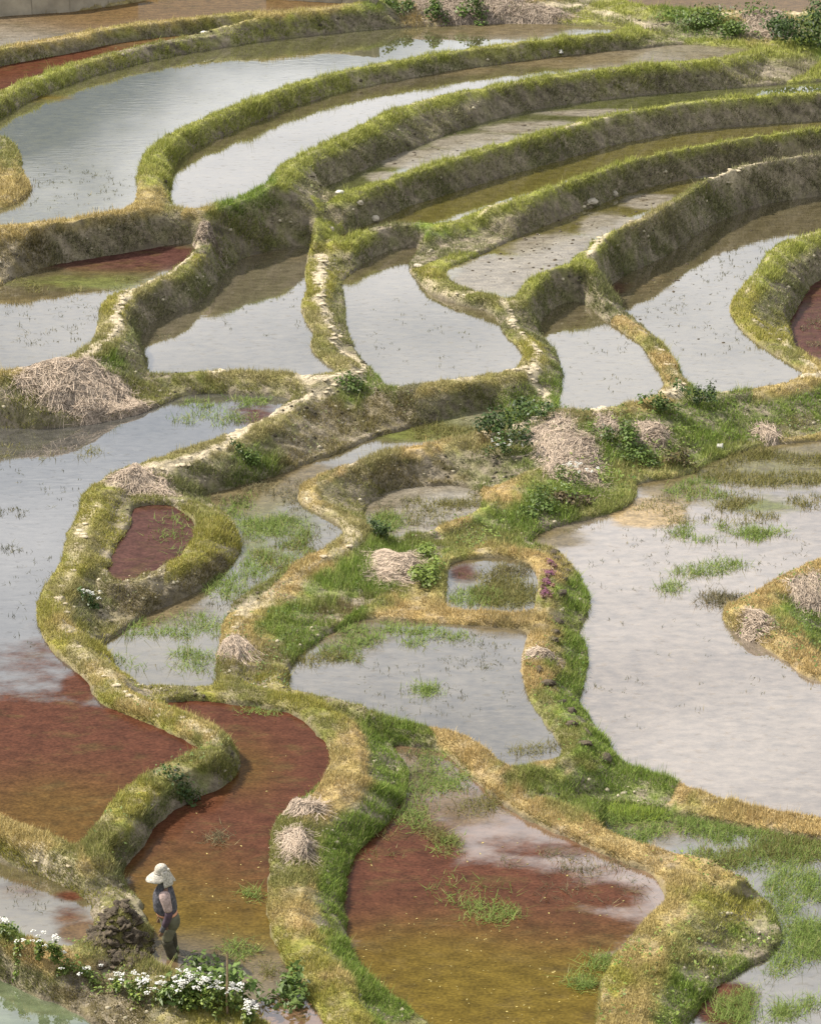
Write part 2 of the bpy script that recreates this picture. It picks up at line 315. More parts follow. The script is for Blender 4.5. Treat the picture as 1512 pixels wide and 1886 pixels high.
def mat_water():
    m, t = new_mat('paddy_water'); L = t.links.new
    out = N(t, 'ShaderNodeOutputMaterial')
    film = N(t, 'ShaderNodeVertexColor', layer_name='film'); bot = N(t, 'ShaderNodeVertexColor', layer_name='bottom')
    geo = N(t, 'ShaderNodeNewGeometry')
    mp = N(t, 'ShaderNodeMapping'); mp.inputs['Scale'].default_value = (.5, .85, 1.0); L(geo.outputs['Position'], mp.inputs['Vector'])
    n = N(t, 'ShaderNodeTexNoise'); n.inputs['Scale'].default_value = 1.3; n.inputs['Detail'].default_value = 11; n.inputs['Roughness'].default_value = .74
    L(mp.outputs[0], n.inputs['Vector'])
    # cover = smoothstep(alpha*1.3 + (noise-.5)*1.6 - .15)
    a1 = N(t, 'ShaderNodeMath', operation='MULTIPLY_ADD'); L(n.outputs['Fac'], a1.inputs[0]); a1.inputs[1].default_value = 2.0; a1.inputs[2].default_value = -1.45
    a2 = N(t, 'ShaderNodeMath', operation='MULTIPLY_ADD'); L(film.outputs['Alpha'], a2.inputs[0]); a2.inputs[1].default_value = 1.9; L(a1.outputs[0], a2.inputs[2])
    cov = N(t, 'ShaderNodeMapRange', interpolation_type='SMOOTHSTEP'); L(a2.outputs[0], cov.inputs['Value'])
    cov.inputs['From Min'].default_value = 0.0; cov.inputs['From Max'].default_value = 0.75
    # fine scum flecks
    n3 = N(t, 'ShaderNodeTexNoise'); n3.inputs['Scale'].default_value = 6.0; n3.inputs['Detail'].default_value = 6; n3.inputs['Roughness'].default_value = .7
    L(mp.outputs[0], n3.inputs['Vector'])
    fv = N(t, 'ShaderNodeMapRange'); L(n3.outputs['Fac'], fv.inputs['Value']); fv.inputs['From Min'].default_value = .3; fv.inputs['From Max'].default_value = .7
    fv.inputs['To Min'].default_value = .6; fv.inputs['To Max'].default_value = 1.4
    n6 = N(t, 'ShaderNodeTexNoise'); n6.inputs['Scale'].default_value = 38; n6.inputs['Detail'].default_value = 3; L(mp.outputs[0], n6.inputs['Vector'])
    g6 = N(t, 'ShaderNodeMapRange'); L(n6.outputs['Fac'], g6.inputs['Value']); g6.inputs['From Min'].default_value = .32; g6.inputs['From Max'].default_value = .68; g6.inputs['To Min'].default_value = .7; g6.inputs['To Max'].default_value = 1.3
    g7 = N(t, 'ShaderNodeMath', operation='MULTIPLY'); L(g6.outputs[0], g7.inputs[0]); L(fv.outputs[0], g7.inputs[1])
    n7 = N(t, 'ShaderNodeTexNoise'); n7.inputs['Scale'].default_value = 2.4; n7.inputs['Detail'].default_value = 7; n7.inputs['Roughness'].default_value = .7; L(mp.outputs[0], n7.inputs['Vector'])
    m7 = N(t, 'ShaderNodeMapRange', interpolation_type='SMOOTHSTEP'); L(n7.outputs['Fac'], m7.inputs['Value']); m7.inputs['From Min'].default_value = .5; m7.inputs['From Max'].default_value = .66; m7.inputs['To Max'].default_value = .5
    fm = N(t, 'ShaderNodeMix', data_type='RGBA'); L(m7.outputs[0], fm.inputs[0]); L(film.outputs[0], fm.inputs[6]); fm.inputs[7].default_value = (.070, .050, .018, 1)
    fc = N(t, 'ShaderNodeVectorMath', operation='SCALE'); L(fm.outputs[2], fc.inputs[0]); L(g7.outputs[0], fc.inputs['Scale'])
    bc = N(t, 'ShaderNodeVectorMath', operation='SCALE'); L(bot.outputs[0], bc.inputs[0]); L(fv.outputs[0], bc.inputs['Scale'])
    mix = N(t, 'ShaderNodeMix', data_type='RGBA'); L(cov.outputs[0], mix.inputs[0]); L(bc.outputs[0], mix.inputs[6]); L(fc.outputs[0], mix.inputs[7])
    df = N(t, 'ShaderNodeBsdfDiffuse'); L(mix.outputs[2], df.inputs[0])
    gl = N(t, 'ShaderNodeBsdfGlossy'); 
    rg = N(t, 'ShaderNodeMapRange'); L(cov.outputs[0], rg.inputs['Value']); rg.inputs['To Min'].default_value = .02; rg.inputs['To Max'].default_value = .15
    L(rg.outputs[0], gl.inputs['Roughness']); gl.inputs['Color'].default_value = (.97, .97, .98, 1)
    # ripples
    n2 = N(t, 'ShaderNodeTexNoise'); n2.inputs['Scale'].default_value = 5; n2.inputs['Detail'].default_value = 4
    mp2 = N(t, 'ShaderNodeMapping'); mp2.inputs['Scale'].default_value = (.5, 1.3, 1); L(geo.outputs['Position'], mp2.inputs['Vector']); L(mp2.outputs[0], n2.inputs['Vector'])
    n4 = N(t, 'ShaderNodeTexNoise'); n4.inputs['Scale'].default_value = .35; n4.inputs['Detail'].default_value = 2; L(geo.outputs['Position'], n4.inputs['Vector'])
    rs = N(t, 'ShaderNodeMapRange'); L(n4.outputs['Fac'], rs.inputs['Value']); rs.inputs['From Min'].default_value = .45; rs.inputs['From Max'].default_value = .7
    rs.inputs['To Min'].default_value = .001; rs.inputs['To Max'].default_value = .016
    bp = N(t, 'ShaderNodeBump'); L(rs.outputs[0], bp.inputs['Strength']); bp.inputs['Distance'].default_value = .1
    L(n2.outputs['Fac'], bp.inputs['Height']); L(bp.outputs[0], gl.inputs['Normal'])
    fr = N(t, 'ShaderNodeFresnel'); fr.inputs['IOR'].default_value = 1.5
    f1 = N(t, 'ShaderNodeMath', operation='MULTIPLY_ADD', use_clamp=True); L(fr.outputs[0], f1.inputs[0]); f1.inputs[1].default_value = 1.15; f1.inputs[2].default_value = .20
    f2 = N(t, 'ShaderNodeMath', operation='MULTIPLY_ADD'); L(cov.outputs[0], f2.inputs[0]); f2.inputs[2].default_value = 1.0; gm = N(t, 'ShaderNodeMath', operation='SUBTRACT'); L(bot.outputs['Alpha'], gm.inputs[0]); gm.inputs[1].default_value = 1.0; L(gm.outputs[0], f2.inputs[1])
    f3 = N(t, 'ShaderNodeMath', operation='MULTIPLY'); L(f1.outputs[0], f3.inputs[0]); L(f2.outputs[0], f3.inputs[1])
    mp3 = N(t, 'ShaderNodeMapping'); mp3.inputs['Scale'].default_value = (1.6, 2.6, 1); L(geo.outputs['Position'], mp3.inputs['Vector'])
    n5 = N(t, 'ShaderNodeTexNoise'); n5.inputs['Scale'].default_value = 3.0; n5.inputs['Detail'].default_value = 5; n5.inputs['Roughness'].default_value = .62; L(mp3.outputs[0], n5.inputs['Vector'])
    fk = N(t, 'ShaderNodeMapRange', interpolation_type='SMOOTHSTEP'); L(n5.outputs['Fac'], fk.inputs['Value']); fk.inputs['From Min'].default_value = .57; fk.inputs['From Max'].default_value = .68
    fk.inputs['To Min'].default_value = 1.0; fk.inputs['To Max'].default_value = .76
    f4 = N(t, 'ShaderNodeMath', operation='MULTIPLY'); L(f3.outputs[0], f4.inputs[0]); L(fk.outputs[0], f4.inputs[1]); f3 = f4
    ms = N(t, 'ShaderNodeMixShader'); L(f3.outputs[0], ms.inputs[0]); L(df.outputs[0], ms.inputs[1]); L(gl.outputs[0], ms.inputs[2])
    L(ms.outputs[0], out.inputs[0]); return m
M_water = mat_water()

# ------------------------------------------------------------------ picking: photo pixel -> point of the ground
def pick(px, py):
    for r in (4, 8, 16, 40):
        m = (np.abs(PXG - px) < r) & (np.abs(PYG - py) < r)
        if m.any():
            i = np.argwhere(m); q = ((PXG[m] - px) ** 2 + (PYG[m] - py) ** 2)
            q = q + 400.0 * (GY[m] > GY[m].min() + 1.2)
            a, b = i[np.argmin(q)]; return np.array([GX[a, b], GY[a, b], H[a, b]])
    x, y = unproj(px, py, 0.); return np.array([float(x), float(y), 0.])
def height_at(x, y):
    u = (np.asarray(x) / y - U0) / DU; v = np.log(np.asarray(y) / Y0) / DV
    i = np.clip(v.astype(int) if hasattr(v, 'astype') else int(v), 0, nv - 2); j = np.clip(u.astype(int) if hasattr(u, 'astype') else int(u), 0, nu - 2)
    fv = np.clip(v - i, 0, 1); fu = np.clip(u - j, 0, 1)
    return (H[i, j] * (1 - fu) + H[i, j + 1] * fu) * (1 - fv) + (H[i + 1, j] * (1 - fu) + H[i + 1, j + 1] * fu) * fv

# ------------------------------------------------------------------ looks of the banks
ST_ = {  # colour a, colour b
 'g': ((.240, .270, .042), (.350, .355, .085)), 'l': ((.110, .185, .022), (.215, .285, .045)), 'y': ((.360, .310, .060), (.240, .245, .050)),
 'd': ((.500, .385, .165), (.370, .290, .100)), 'b': ((.430, .295, .105), (.480, .370, .170)), 'm': ((.260, .240, .075), (.175, .190, .045)),
 'o': ((.150, .125, .042), (.200, .160, .062)), 's': ((.185, .180, .075), (.250, .230, .125)), 'k': ((.140, .155, .050), (.215, .215, .085)),
 'p': ((.360, .310, .140), (.260, .240, .080)), 'w': ((.200, .240, .055), (.400, .340, .130))}
KEYS = list(ST_)
def splat(s):
    r = []
    for tok in s.split():
        k, xy = tok[0], tok[1:].split(','); r.append((KEYS.index(k), float(xy[0]), float(xy[1])))
    return r
CREST = splat('k640,893 k700,878 k760,872 k820,872 k865,888 k610,905 l600,1080 l560,1130 l650,1045 l680,1065 l530,1165 l620,1120 o560,1170 o650,885 o720,870 o800,868 o640,910 o850,880 m690,900 w1300,1700 l1350,1720 w1260,1760 l1300,1790 l1390,1700 y1300,1660 o950,1150 l870,1000 l950,960 l980,930 l760,1010 o700,930 l900,960 l1000,1430 l1060,1430 l1130,1455 l1210,1480 g100,140 g300,85 g500,55 g650,35 l720,20 d100,72 d300,45 d500,28 d620,12 g300,290 g450,200 g600,130 g800,95 g1000,75 g1200,60 g1350,85 '
 'g500,300 g650,215 g750,190 g900,145 g1100,120 g1300,100 g1450,95 l480,345 g540,330 l430,360 d330,390 d250,395 d100,405 d0,420 m20,290 d10,330 '
 'g620,345 g750,310 g900,265 g1100,215 g1300,180 g1450,170 g620,410 g590,430 g640,400 g700,330 g700,425 l800,425 g830,415 g900,370 g1000,335 g1100,300 g1300,260 g1450,245 g790,470 '
 'y770,510 m800,540 m850,550 m920,560 m940,590 y980,640 m960,600 p960,670 g1000,520 g1050,490 g1080,460 p1180,400 m1250,345 y1350,310 g1450,300 '
 'm1120,550 b1160,590 m1200,620 b1230,680 p1250,700 g1400,500 y1370,560 y1400,620 m1450,660 d1490,680 g1450,450 p1350,718 d1450,705 p1100,755 d1200,740 '
 'y590,480 y580,540 p600,590 p640,650 p665,680 m620,640 y370,460 m350,480 p260,530 y210,560 p220,600 p150,645 d60,680 m190,650 p420,688 p520,692 p570,695 m350,690 '
 'm60,715 m250,720 m350,715 p580,720 p480,790 p380,830 p280,860 y180,890 p200,880 y140,950 p150,1000 y120,1050 p130,1080 y80,1120 d130,1150 y110,1190 p160,1210 d200,1250 y200,1280 d260,1310 y300,1330 d350,1345 m400,1365 m420,1400 '
 'y400,980 y425,1000 y380,1040 y300,1080 m400,950 y225,1000 y250,970 '
 'p680,833 b620,855 d570,890 d560,920 p620,965 p650,985 b590,1030 b520,1070 d450,1110 d440,1150 d440,1180 b780,815 p850,805 b900,785 p980,750 m950,770 '
 'b900,900 b920,910 b860,960 b800,980 b880,1005 b960,1012 b1000,1040 b750,1130 b850,1132 b950,1140 l1050,1080 l1060,1120 b985,1180 b990,1250 m1000,1300 l1050,1220 l1050,1300 m1040,1360 l1090,1370 '
 'y350,1265 m450,1272 y540,1280 y600,1310 b680,1350 b700,1400 m580,1340 d640,1420 b600,1470 m520,1530 m530,1600 d570,1650 b580,1700 y530,1750 y600,1760 d640,1800 y680,1840 y600,1850 '
 'b800,1350 b860,1390 b900,1430 b960,1480 b1050,1540 b1150,1575 b1230,1590 d1280,1610 d1330,1600 d1230,1680 d1180,1760 d1150,1850 y1130,1800 '
 'm950,1415 b1010,1410 m1080,1400 m1150,1420 b1250,1450 d1350,1480 b1450,1510 b1400,1495 m1000,1430 '
 'd50,1560 d0,1540 m120,1590 d150,1600 m200,1640 m180,1560 m230,1540 m330,1460 y250,1480 m400,1420 '
 'b50,1750 b150,1800 b250,1860 b100,1780 w250,1790 w150,1745 y350,1850 l50,1720 '
 'm1000,800 l1100,820 l1250,800 l1050,900 m1050,930 l1000,960 w1200,860 l900,980 w830,1020 l800,1000 '
 'b1400,1090 b1460,1060 d1380,1150 b1430,1190 b1490,1220 l1460,1120 '
 'l1250,40 g1150,20 d1400,35 l1500,70 d900,15 b800,15 d1000,15 g1050,45')
WALL = splat('m480,430 l450,385 m560,400 m100,95 m300,65 m0,110 g100,150 g300,95 g500,62 k700,35 g300,330 g400,240 g600,150 k800,110 g1000,85 '
 's650,260 k700,240 s800,215 s900,190 s1050,165 m1100,150 s1300,140 m1300,120 s1450,130 s520,400 m430,400 l430,370 s590,380 s300,430 s150,440 o50,460 s250,440 k20,360 '
 'k750,350 s900,300 k1000,265 s1200,225 s1400,205 s700,375 k670,410 k850,425 s950,400 k1050,360 s1200,310 s1400,275 k700,445 '
 'k1000,560 k1100,490 k1150,470 s1250,420 k1300,370 s1450,335 k1030,540 k1420,520 s1440,470 k1400,560 y1360,600 y1400,640 k850,555 '
 'k630,560 k620,590 k640,650 y565,520 y565,590 m590,650 k400,510 k330,550 s280,570 s240,650 l200,650 '
 'm50,760 m150,770 m300,730 m430,710 m540,710 y200,770 k500,810 o600,770 k400,870 o550,830 l460,850 o700,750 s800,730 m850,720 l670,715 '
 'm200,910 k150,1120 o250,1120 o350,1085 o400,1050 y420,1010 y220,980 y80,1150 y120,1210 y180,1280 y270,1320 k330,1480 m400,1430 l350,1470 k270,1540 y180,1520 '
 'o650,870 o750,870 m640,900 o800,880 k880,840 l540,1130 l600,1080 l560,1170 o480,1200 l670,1060 m560,1100 o640,1130 l700,1070 '
 'l900,800 l950,780 l1000,960 l950,940 m1100,940 l1150,850 k1250,850 l1200,830 l1300,760 l1400,760 l1480,740 m1450,790 l1300,800 '
 'm850,1142 o950,1150 o750,1140 m900,1020 b980,1060 m400,1285 y500,1290 m580,1340 '
 'l1060,1090 l1060,1200 l1060,1280 l1080,1340 b970,1220 m985,1290 l1110,1380 l1000,1440 l1100,1440 l1200,1480 m1300,1500 l1400,1510 '
 'l700,1480 l730,1440 l660,1550 l620,1650 l610,1600 l640,1750 y520,1600 l510,1560 l510,1650 y520,1700 l550,1800 l700,1390 '
 'm850,1420 b900,1460 m1000,1520 m1100,1570 k1180,1600 y1350,1680 l1380,1720 w1300,1750 l1250,1820 k1400,1740 w1250,1750 l1350,1790 '
 'y60,1590 m120,1620 y150,1650 k230,1600 k200,1700 m100,1800 o150,1830 k60,1790 o230,1850 w300,1830 '
 'l1430,1120 l1480,1150 m1400,1190 o1480,1240 k1150,40 l1300,45 s1440,70 s1400,85 l1500,80 b850,25 b780,20 k950,35')
def style_at(px, py, spl, sig=26.0):
    """blend of looks, near control points win"""
    jx, jy = vnoise(px, py, 23., 51) + .6 * vnoise(px, py, 9., 53), vnoise(px, py, 23., 52) + .6 * vnoise(px, py, 9., 54)
    px = px + 42 * jx; py = py + 30 * jy
    A = np.array([ST_[k][0] for k in KEYS]); B = np.array([ST_[k][1] for k in KEYS])
    ca = np.zeros((len(px), 3)); cb = np.zeros((len(px), 3)); w = np.zeros(len(px)); sof = np.zeros(len(px))
    for (k, x, y) in spl:
        m = np.nonzero((np.abs(px - x) < 170) & (np.abs(py - y) < 130))[0]
        if not len(m): continue
        d2 = ((px[m] - x) ** 2 + ((py[m] - y) * 1.5) ** 2) / sig ** 2
        q = 1 / (.3 + d2) ** 1.9
        ca[m] += q[:, None] * A[k]; cb[m] += q[:, None] * B[k]; w[m] += q
        if KEYS[k] in 'p': sof[m] += q
    z = w <= 0; w[z] = 1
    ca /= w[:, None]; cb /= w[:, None]; ca[z] = A[5]; cb[z] = B[5]
    return ca, cb, sof / w

# ------------------------------------------------------------------ trodden paths of pale dried mud along the crests
PATHS = []   # polyline in the photo, half width in metres
def path(s, hw): PATHS.append(([tuple(map(float, t.split(','))) for t in s.split()], hw))
path('360,455 340,478 320,498 290,510 262,522 240,535 222,555 216,580 224,600 205,620 180,635 150,655 110,672 60,684 0,690', .13)
path('590,470 588,520 592,560 600,590 612,605 625,618 610,628 625,645 650,660 668,676 655,688 620,692 570,697 520,690 450,686 400,688 340,692', .17)
path('655,695 610,712 570,728 520,755 470,790 410,822 350,843 290,858 240,872 205,890', .17)
path('180,930 155,960 145,1000 135,1050 118,1085 112,1110 120,1150 150,1200 190,1240 215,1265 280,1305 350,1335 395,1360', .13)
path('780,522 800,540 850,552 900,558 935,575 945,600 965,620 990,645 985,665 950,685 900,690 850,700 790,710 730,716', .11)
path('985,672 975,700 1000,725 1010,745 985,770 940,790 900,803 850,808 800,818 740,824 690,833', .13)
path('1250,700 1262,712 1230,725 1180,740 1100,755 1040,762', .15)
path('1270,722 1330,722 1400,718 1460,706 1512,690', .12)
path('1080,475 1110,455 1140,428 1170,402 1200,378 1250,348 1310,325 1370,308 1440,300 1512,296', .14)
path('880,400 940,370 1000,340 1060,320 1120,302 1200,285', .08)
path('1370,545 1385,520 1400,490 1430,455 1470,435 1512,425', .08)
path('1390,590 1430,625 1470,655 1512,690', .10)
path('1100,545 1140,575 1180,605 1205,630 1225,665 1250,695', .06)
path('560,905 570,930 600,952 640,970 655,985 630,1010 590,1035 540,1065 490,1095 450,1120 440,1160', .14)
path('590,885 640,858 690,834', .12)
path('20,1545 80,1575 130,1590 170,1605 210,1630 235,1650', .12)
path('440,1268 350,1268 270,1268', .07)
path('756,195 775,185 800,178', .10)
path('1040,235 1090,222 1120,216', .06)
path('1000,8 1060,10 1110,22 1160,38 1190,48', .25)
path('1330,24 1400,26 1512,27', .3)

PW = np.zeros((nv, nu)); PATH3 = []; PSTR = {0: .95, 1: 1., 2: 1.1, 3: .5, 4: .75, 13: .65, 14: .8, 15: .5, 5: 1., 6: 1., 7: 1., 8: .95, 16: .3, 9: .6}
for pts, hw in PATHS:
    P3 = np.array([pick(*p) for p in pts]); PATH3.append((P3, hw))
    m = (GX > P3[:, 0].min() - .6) & (GX < P3[:, 0].max() + .6) & (GY > P3[:, 1].min() - .6) & (GY < P3[:, 1].max() + .6)
    gx, gy = GX[m], GY[m]; best = np.full(gx.shape, 9.)
    for i in range(len(P3) - 1):
        a, b = P3[i, :2], P3[i + 1, :2]; d = b - a; t = np.clip(((gx - a[0]) * d[0] + (gy - a[1]) * d[1]) / (d @ d + 1e-9), 0, 1)
        best = np.minimum(best, np.hypot(gx - a[0] - t * d[0], gy - a[1] - t * d[1]))
    best = best + .16 * fbm(gx, gy, .45, 3, 8) + .02
    PW[m] = np.maximum(PW[m], PSTR.get(len(PATH3) - 1, .8) * (1 - sstep(hw * .5, hw * 1.5, best)) * np.clip(1.15 + 1.5 * fbm(gx, gy, .4, 2, 77), .15, 1))
PW = np.clip(PW, 0, 1) * (DMIN > 0.02)
H = H + PW * (0.075 * fbm(GX, GY, .17, 3, 21) - .01)

# ------------------------------------------------------------------ bank meshes
gy_, gx_ = np.gradient(H)
cellw = GY * DU; cellh = GY * DV
SL = np.hypot(gx_ / cellw, gy_ / cellh)                       # slope
TOPC = np.max(np.where(dd < 2.0, ZK[order] + np.take_along_axis(RIM, order, 0), -9), 0)
_t = sstep(450, 600, PYG); WALLM = np.maximum(sstep(0, 1, (TOPC - H - (.10 - .04 * _t)) / (.24 - .09 * _t)), .5 * sstep(1.5, 3.0, SL))
PXG, PYG = proj(GX, GY, H)
def look(idx):
    """soil colour, blade colours, wall share, path share for the given flat vertex indices"""
    px, py = PXG.ravel()[idx], PYG.ravel()[idx]; wm = WALLM.ravel()[idx]; pw = PW.ravel()[idx]
    ca, cb, so = style_at(px, py, CREST); wa, wb, _ = style_at(px, py, WALL)
    A = ca * (1 - wm[:, None]) + wa * wm[:, None]; B = cb * (1 - wm[:, None]) + wb * wm[:, None]
    return A, B, wm, pw, so
SOIL = np.array((.215, .182, .132)); PALE = np.array((.42, .358, .25)); DARK = np.array((.085, .070, .045))
landv = DMIN > -0.16
cellm = (landv[:-1, :-1] & landv[1:, :-1] & landv[:-1, 1:] & landv[1:, 1:])
pa = np.minimum(IA, IB); pb = np.maximum(IA, IB); PID = (pa * len(PK) + pb)[:-1, :-1]
vid = np.arange(nv * nu).reshape(nv, nu)
CELLQ = np.stack([vid[:-1, :-1], vid[:-1, 1:], vid[1:, 1:], vid[1:, :-1]], -1)
VALL = np.stack([GX, GY, H], -1).reshape(-1, 3)
visc = (PXG > -30) & (PXG < 1542) & (PYG > -30) & (PYG < 1916)

def bank_colours(ids):
    A, B, wm, pw, so = look(ids); x, y, z = VALL[ids].T
    n1 = fbm(x + .6 * z, y + .6 * z, .6, 3, 11)[:, None]; n2 = fbm(x + z, y - z, .18, 2, 12)[:, None]
    mixv = np.clip(.5 + n1 * 1.2 + n2 * .8, 0, 1)
    grass = A * mixv + B * (1 - mixv)
    bare = np.clip(wm[:, None] * .55 + .25 + n2 * .9, 0, 1)
    n3 = fbm(x + 1.7 * z, y + 1.3 * z, .09, 2, 13)[:, None]
    soil = SOIL * (1 + .6 * n1 + .9 * n3) * (1 - .15 * wm[:, None])
    c = grass * .75 * (1 - bare) + soil * bare
    c = c * (1 - pw[:, None]) + PALE * (1 + .45 * n2) * pw[:, None]
    # wet mud foot at the waterline
    wet = (1 - sstep(-.03, .045, DMIN.ravel()[ids]))[:, None]
    c = c * (1 - wet * .6) + np.array((.10, .082, .058)) * wet * .6
    return np.clip(c, .01, .8), A, B, wm, pw, so

def blades(pos, nrm, A, B, ln, wd, seed, droop=.35, up=1.0):
    """one thin bent triangle pair (4 verts, 2 tris) or a plain triangle per position"""
    r = np.random.default_rng(seed); n = len(pos)
    ang = r.random(n) * 2 * np.pi; side = np.stack([np.cos(ang), np.sin(ang), np.zeros(n)], 1)
    lean = np.stack([-np.sin(ang), np.cos(ang), np.zeros(n)], 1) * (r.random((n, 1)) * droop * 2 - droop * .3)
    d = nrm * .55 + np.array([0, 0, up]) + lean + r.normal(0, .22, (n, 3)); d /= np.linalg.norm(d, axis=1)[:, None]
    L = (ln * (.55 + .9 * r.random(n)))[:, None]; W = (wd * (.7 + .6 * r.random(n)))[:, None]
    a = pos - side * W * .5; b = pos + side * W * .5; t = pos + d * L + lean * L * .4
    V = np.stack([a, b, t], 1).reshape(-1, 3); F = np.arange(3 * n).reshape(n, 3)
    mixv = r.random((n, 1)); c = (A * mixv + B * (1 - mixv)) * (.65 + .75 * r.random((n, 1)))
    tint = r.random(n) < .06; c[tint] = c[tint] * .4 + np.array((.38, .31, .16)) * .6
    return V, F, np.repeat(np.clip(c, 0, .8), 3, 0)

BANKS = {
 '1 2': 'low bank with golden dry crest between brown top-left field and red strip pond',
 '1 3': 'short grassy bank end joining the brown top-left field to the big sky pond',
 '2 3': 'long curved bright green grass bank behind the big sky-reflecting pond',
 '3 4': 'thick green hook-shaped grass bank between the two topmost sky-reflecting ponds',
 '3 13': 'stony brown wall with orange dry crest above the left pond with red strip',
 '3 26': 'small bank corner below the brown field at the top right end of the sky pond',
 '3 27': 'bank of dry brown stalks and bushes along the back of the top pond',
 '4 5': 'tall grey earth wall with green crest sweeping right above the upper mud strip',
 '4 12': 'lush green bank nose sloping down to the pale left-centre pond',
 '4 13': 'bank corner with orange dry grass at the end of the narrow bright pond',
 '4 26': 'grassy slope with eroded soil under the brown field at top right',
 '5 6': 'green-crested earth wall between upper mud strip and olive water strip',
 '5 26': 'weedy bank corner at the right edge below the brown field',
 '6 7': 'green-crested earth wall between olive water strip and grey mud strip',
 '6 11': 'short bright green bank between the olive strip end and the centre grey pond',
 '6 12': 'green bank knob left of the olive strip beside a water inlet',
 '7 8': 'tall weedy wall with pale footpath crest between grey mud strip and right pond',
 '7 10': 'green bank junction above the small wedge-shaped pond',
 '7 11': 'thin olive bank with dried mud between grey mud strip and centre grey pond',
 '8 9': 'V-shaped yellow-green bank round the red pond at the right edge',
 '8 10': 'straight brown mossy bank between the wedge-shaped pond and the right pond',
 '8 24': 'wide weedy green slope below the right pond down to the wide pond',
 '10 11': 'S-shaped olive bank with dark weedy wall left of the wedge-shaped pond',
 '10 20': 'bank with pale cracked footpath beside dark green bushes and straw',
 '10 24': 'overgrown slope with large straw heap and weeds below the wedge-shaped pond',
 '11 12': 'winding mossy bank with cracked pale footpath between the two centre ponds',
 '11 20': 'brown earth wall with thin pale crest below the centre grey pond',
 '12 13': 'mossy bank with pale footpath and dark wall between the two left ponds',
 '12 14': 'bank with pale cracked mud crest under the pale left-centre pond',
 '13 14': 'broad yellow-green bank carrying the straw heap at the left edge',
 '14 15': 'low dry bank between the long left pond and the small lower left pond',
 '14 16': 'winding mossy bank between the long left pond and the farmer\'s red pond',
 '14 19': 'yellow mossy bank left of the teardrop-shaped red pond',
 '14 20': 'long tall brown wall with pale footpath crest above the weedy channel pond',
 '14 20 ': 'yellow mossy bank stretch with pale path at the lower left of the channel pond',
 '15 16': 'trodden bank end with dug dark mud left of the farmer',
 '15 25': 'grassy bank with white flowers in the bottom left corner',
 '16 17': 'broad bank with dry path and lush green side between two red ponds',
 '16 20': 'thin yellow-green bank between the weedy channel pond and the farmer\'s red pond',
 '16 23': 'straw-coloured bank stretch left of the pale straw bundle at the centre',
 '16 25': 'brown grass bank with white flower bushes below the farmer',
 '17 18': 'wide golden bank with tall green grass slope at bottom right',
 '17 23': 'golden dry bank curving over the top of the large red pond',
 '18 23': 'bank junction with brown and green tufts above the bottom right weedy pond',
 '18 24': 'low dry bank between the wide right pond and the bottom right weedy pond',
 '19 20': 'curved yellow mossy bank round the right of the teardrop-shaped red pond',
 '20 21': 'grassy bowl-shaped bank with pale crest round the small mud basin',
 '20 22': 'bank shoulder behind the straw heap near the small square pond',
 '20 23': 'bank with golden crest and lush green slope at the centre above the weedy pond',
 '20 24': 'slope of leafy green weeds left of the large straw heap',
 '21 22': 'bright green bank between the mud basin and the small square weedy pond',
 '21 24': 'grassy green slope with brown crest right of the mud basin',
 '22 23': 'thin straight brown bank below the small square weedy pond',
 '22 24': 'brown bank with pink flowers right of the small square weedy pond',
 '23 24': 'brown bank with dark mud clods and green side along the wide pond',
 '24 28': 'grassy headland with straw poking in from the right edge',
}
bank_obj = {}
covered = np.zeros(PID.shape, bool)
GR = dict(V=[], F=[], C=[])
NB = 0
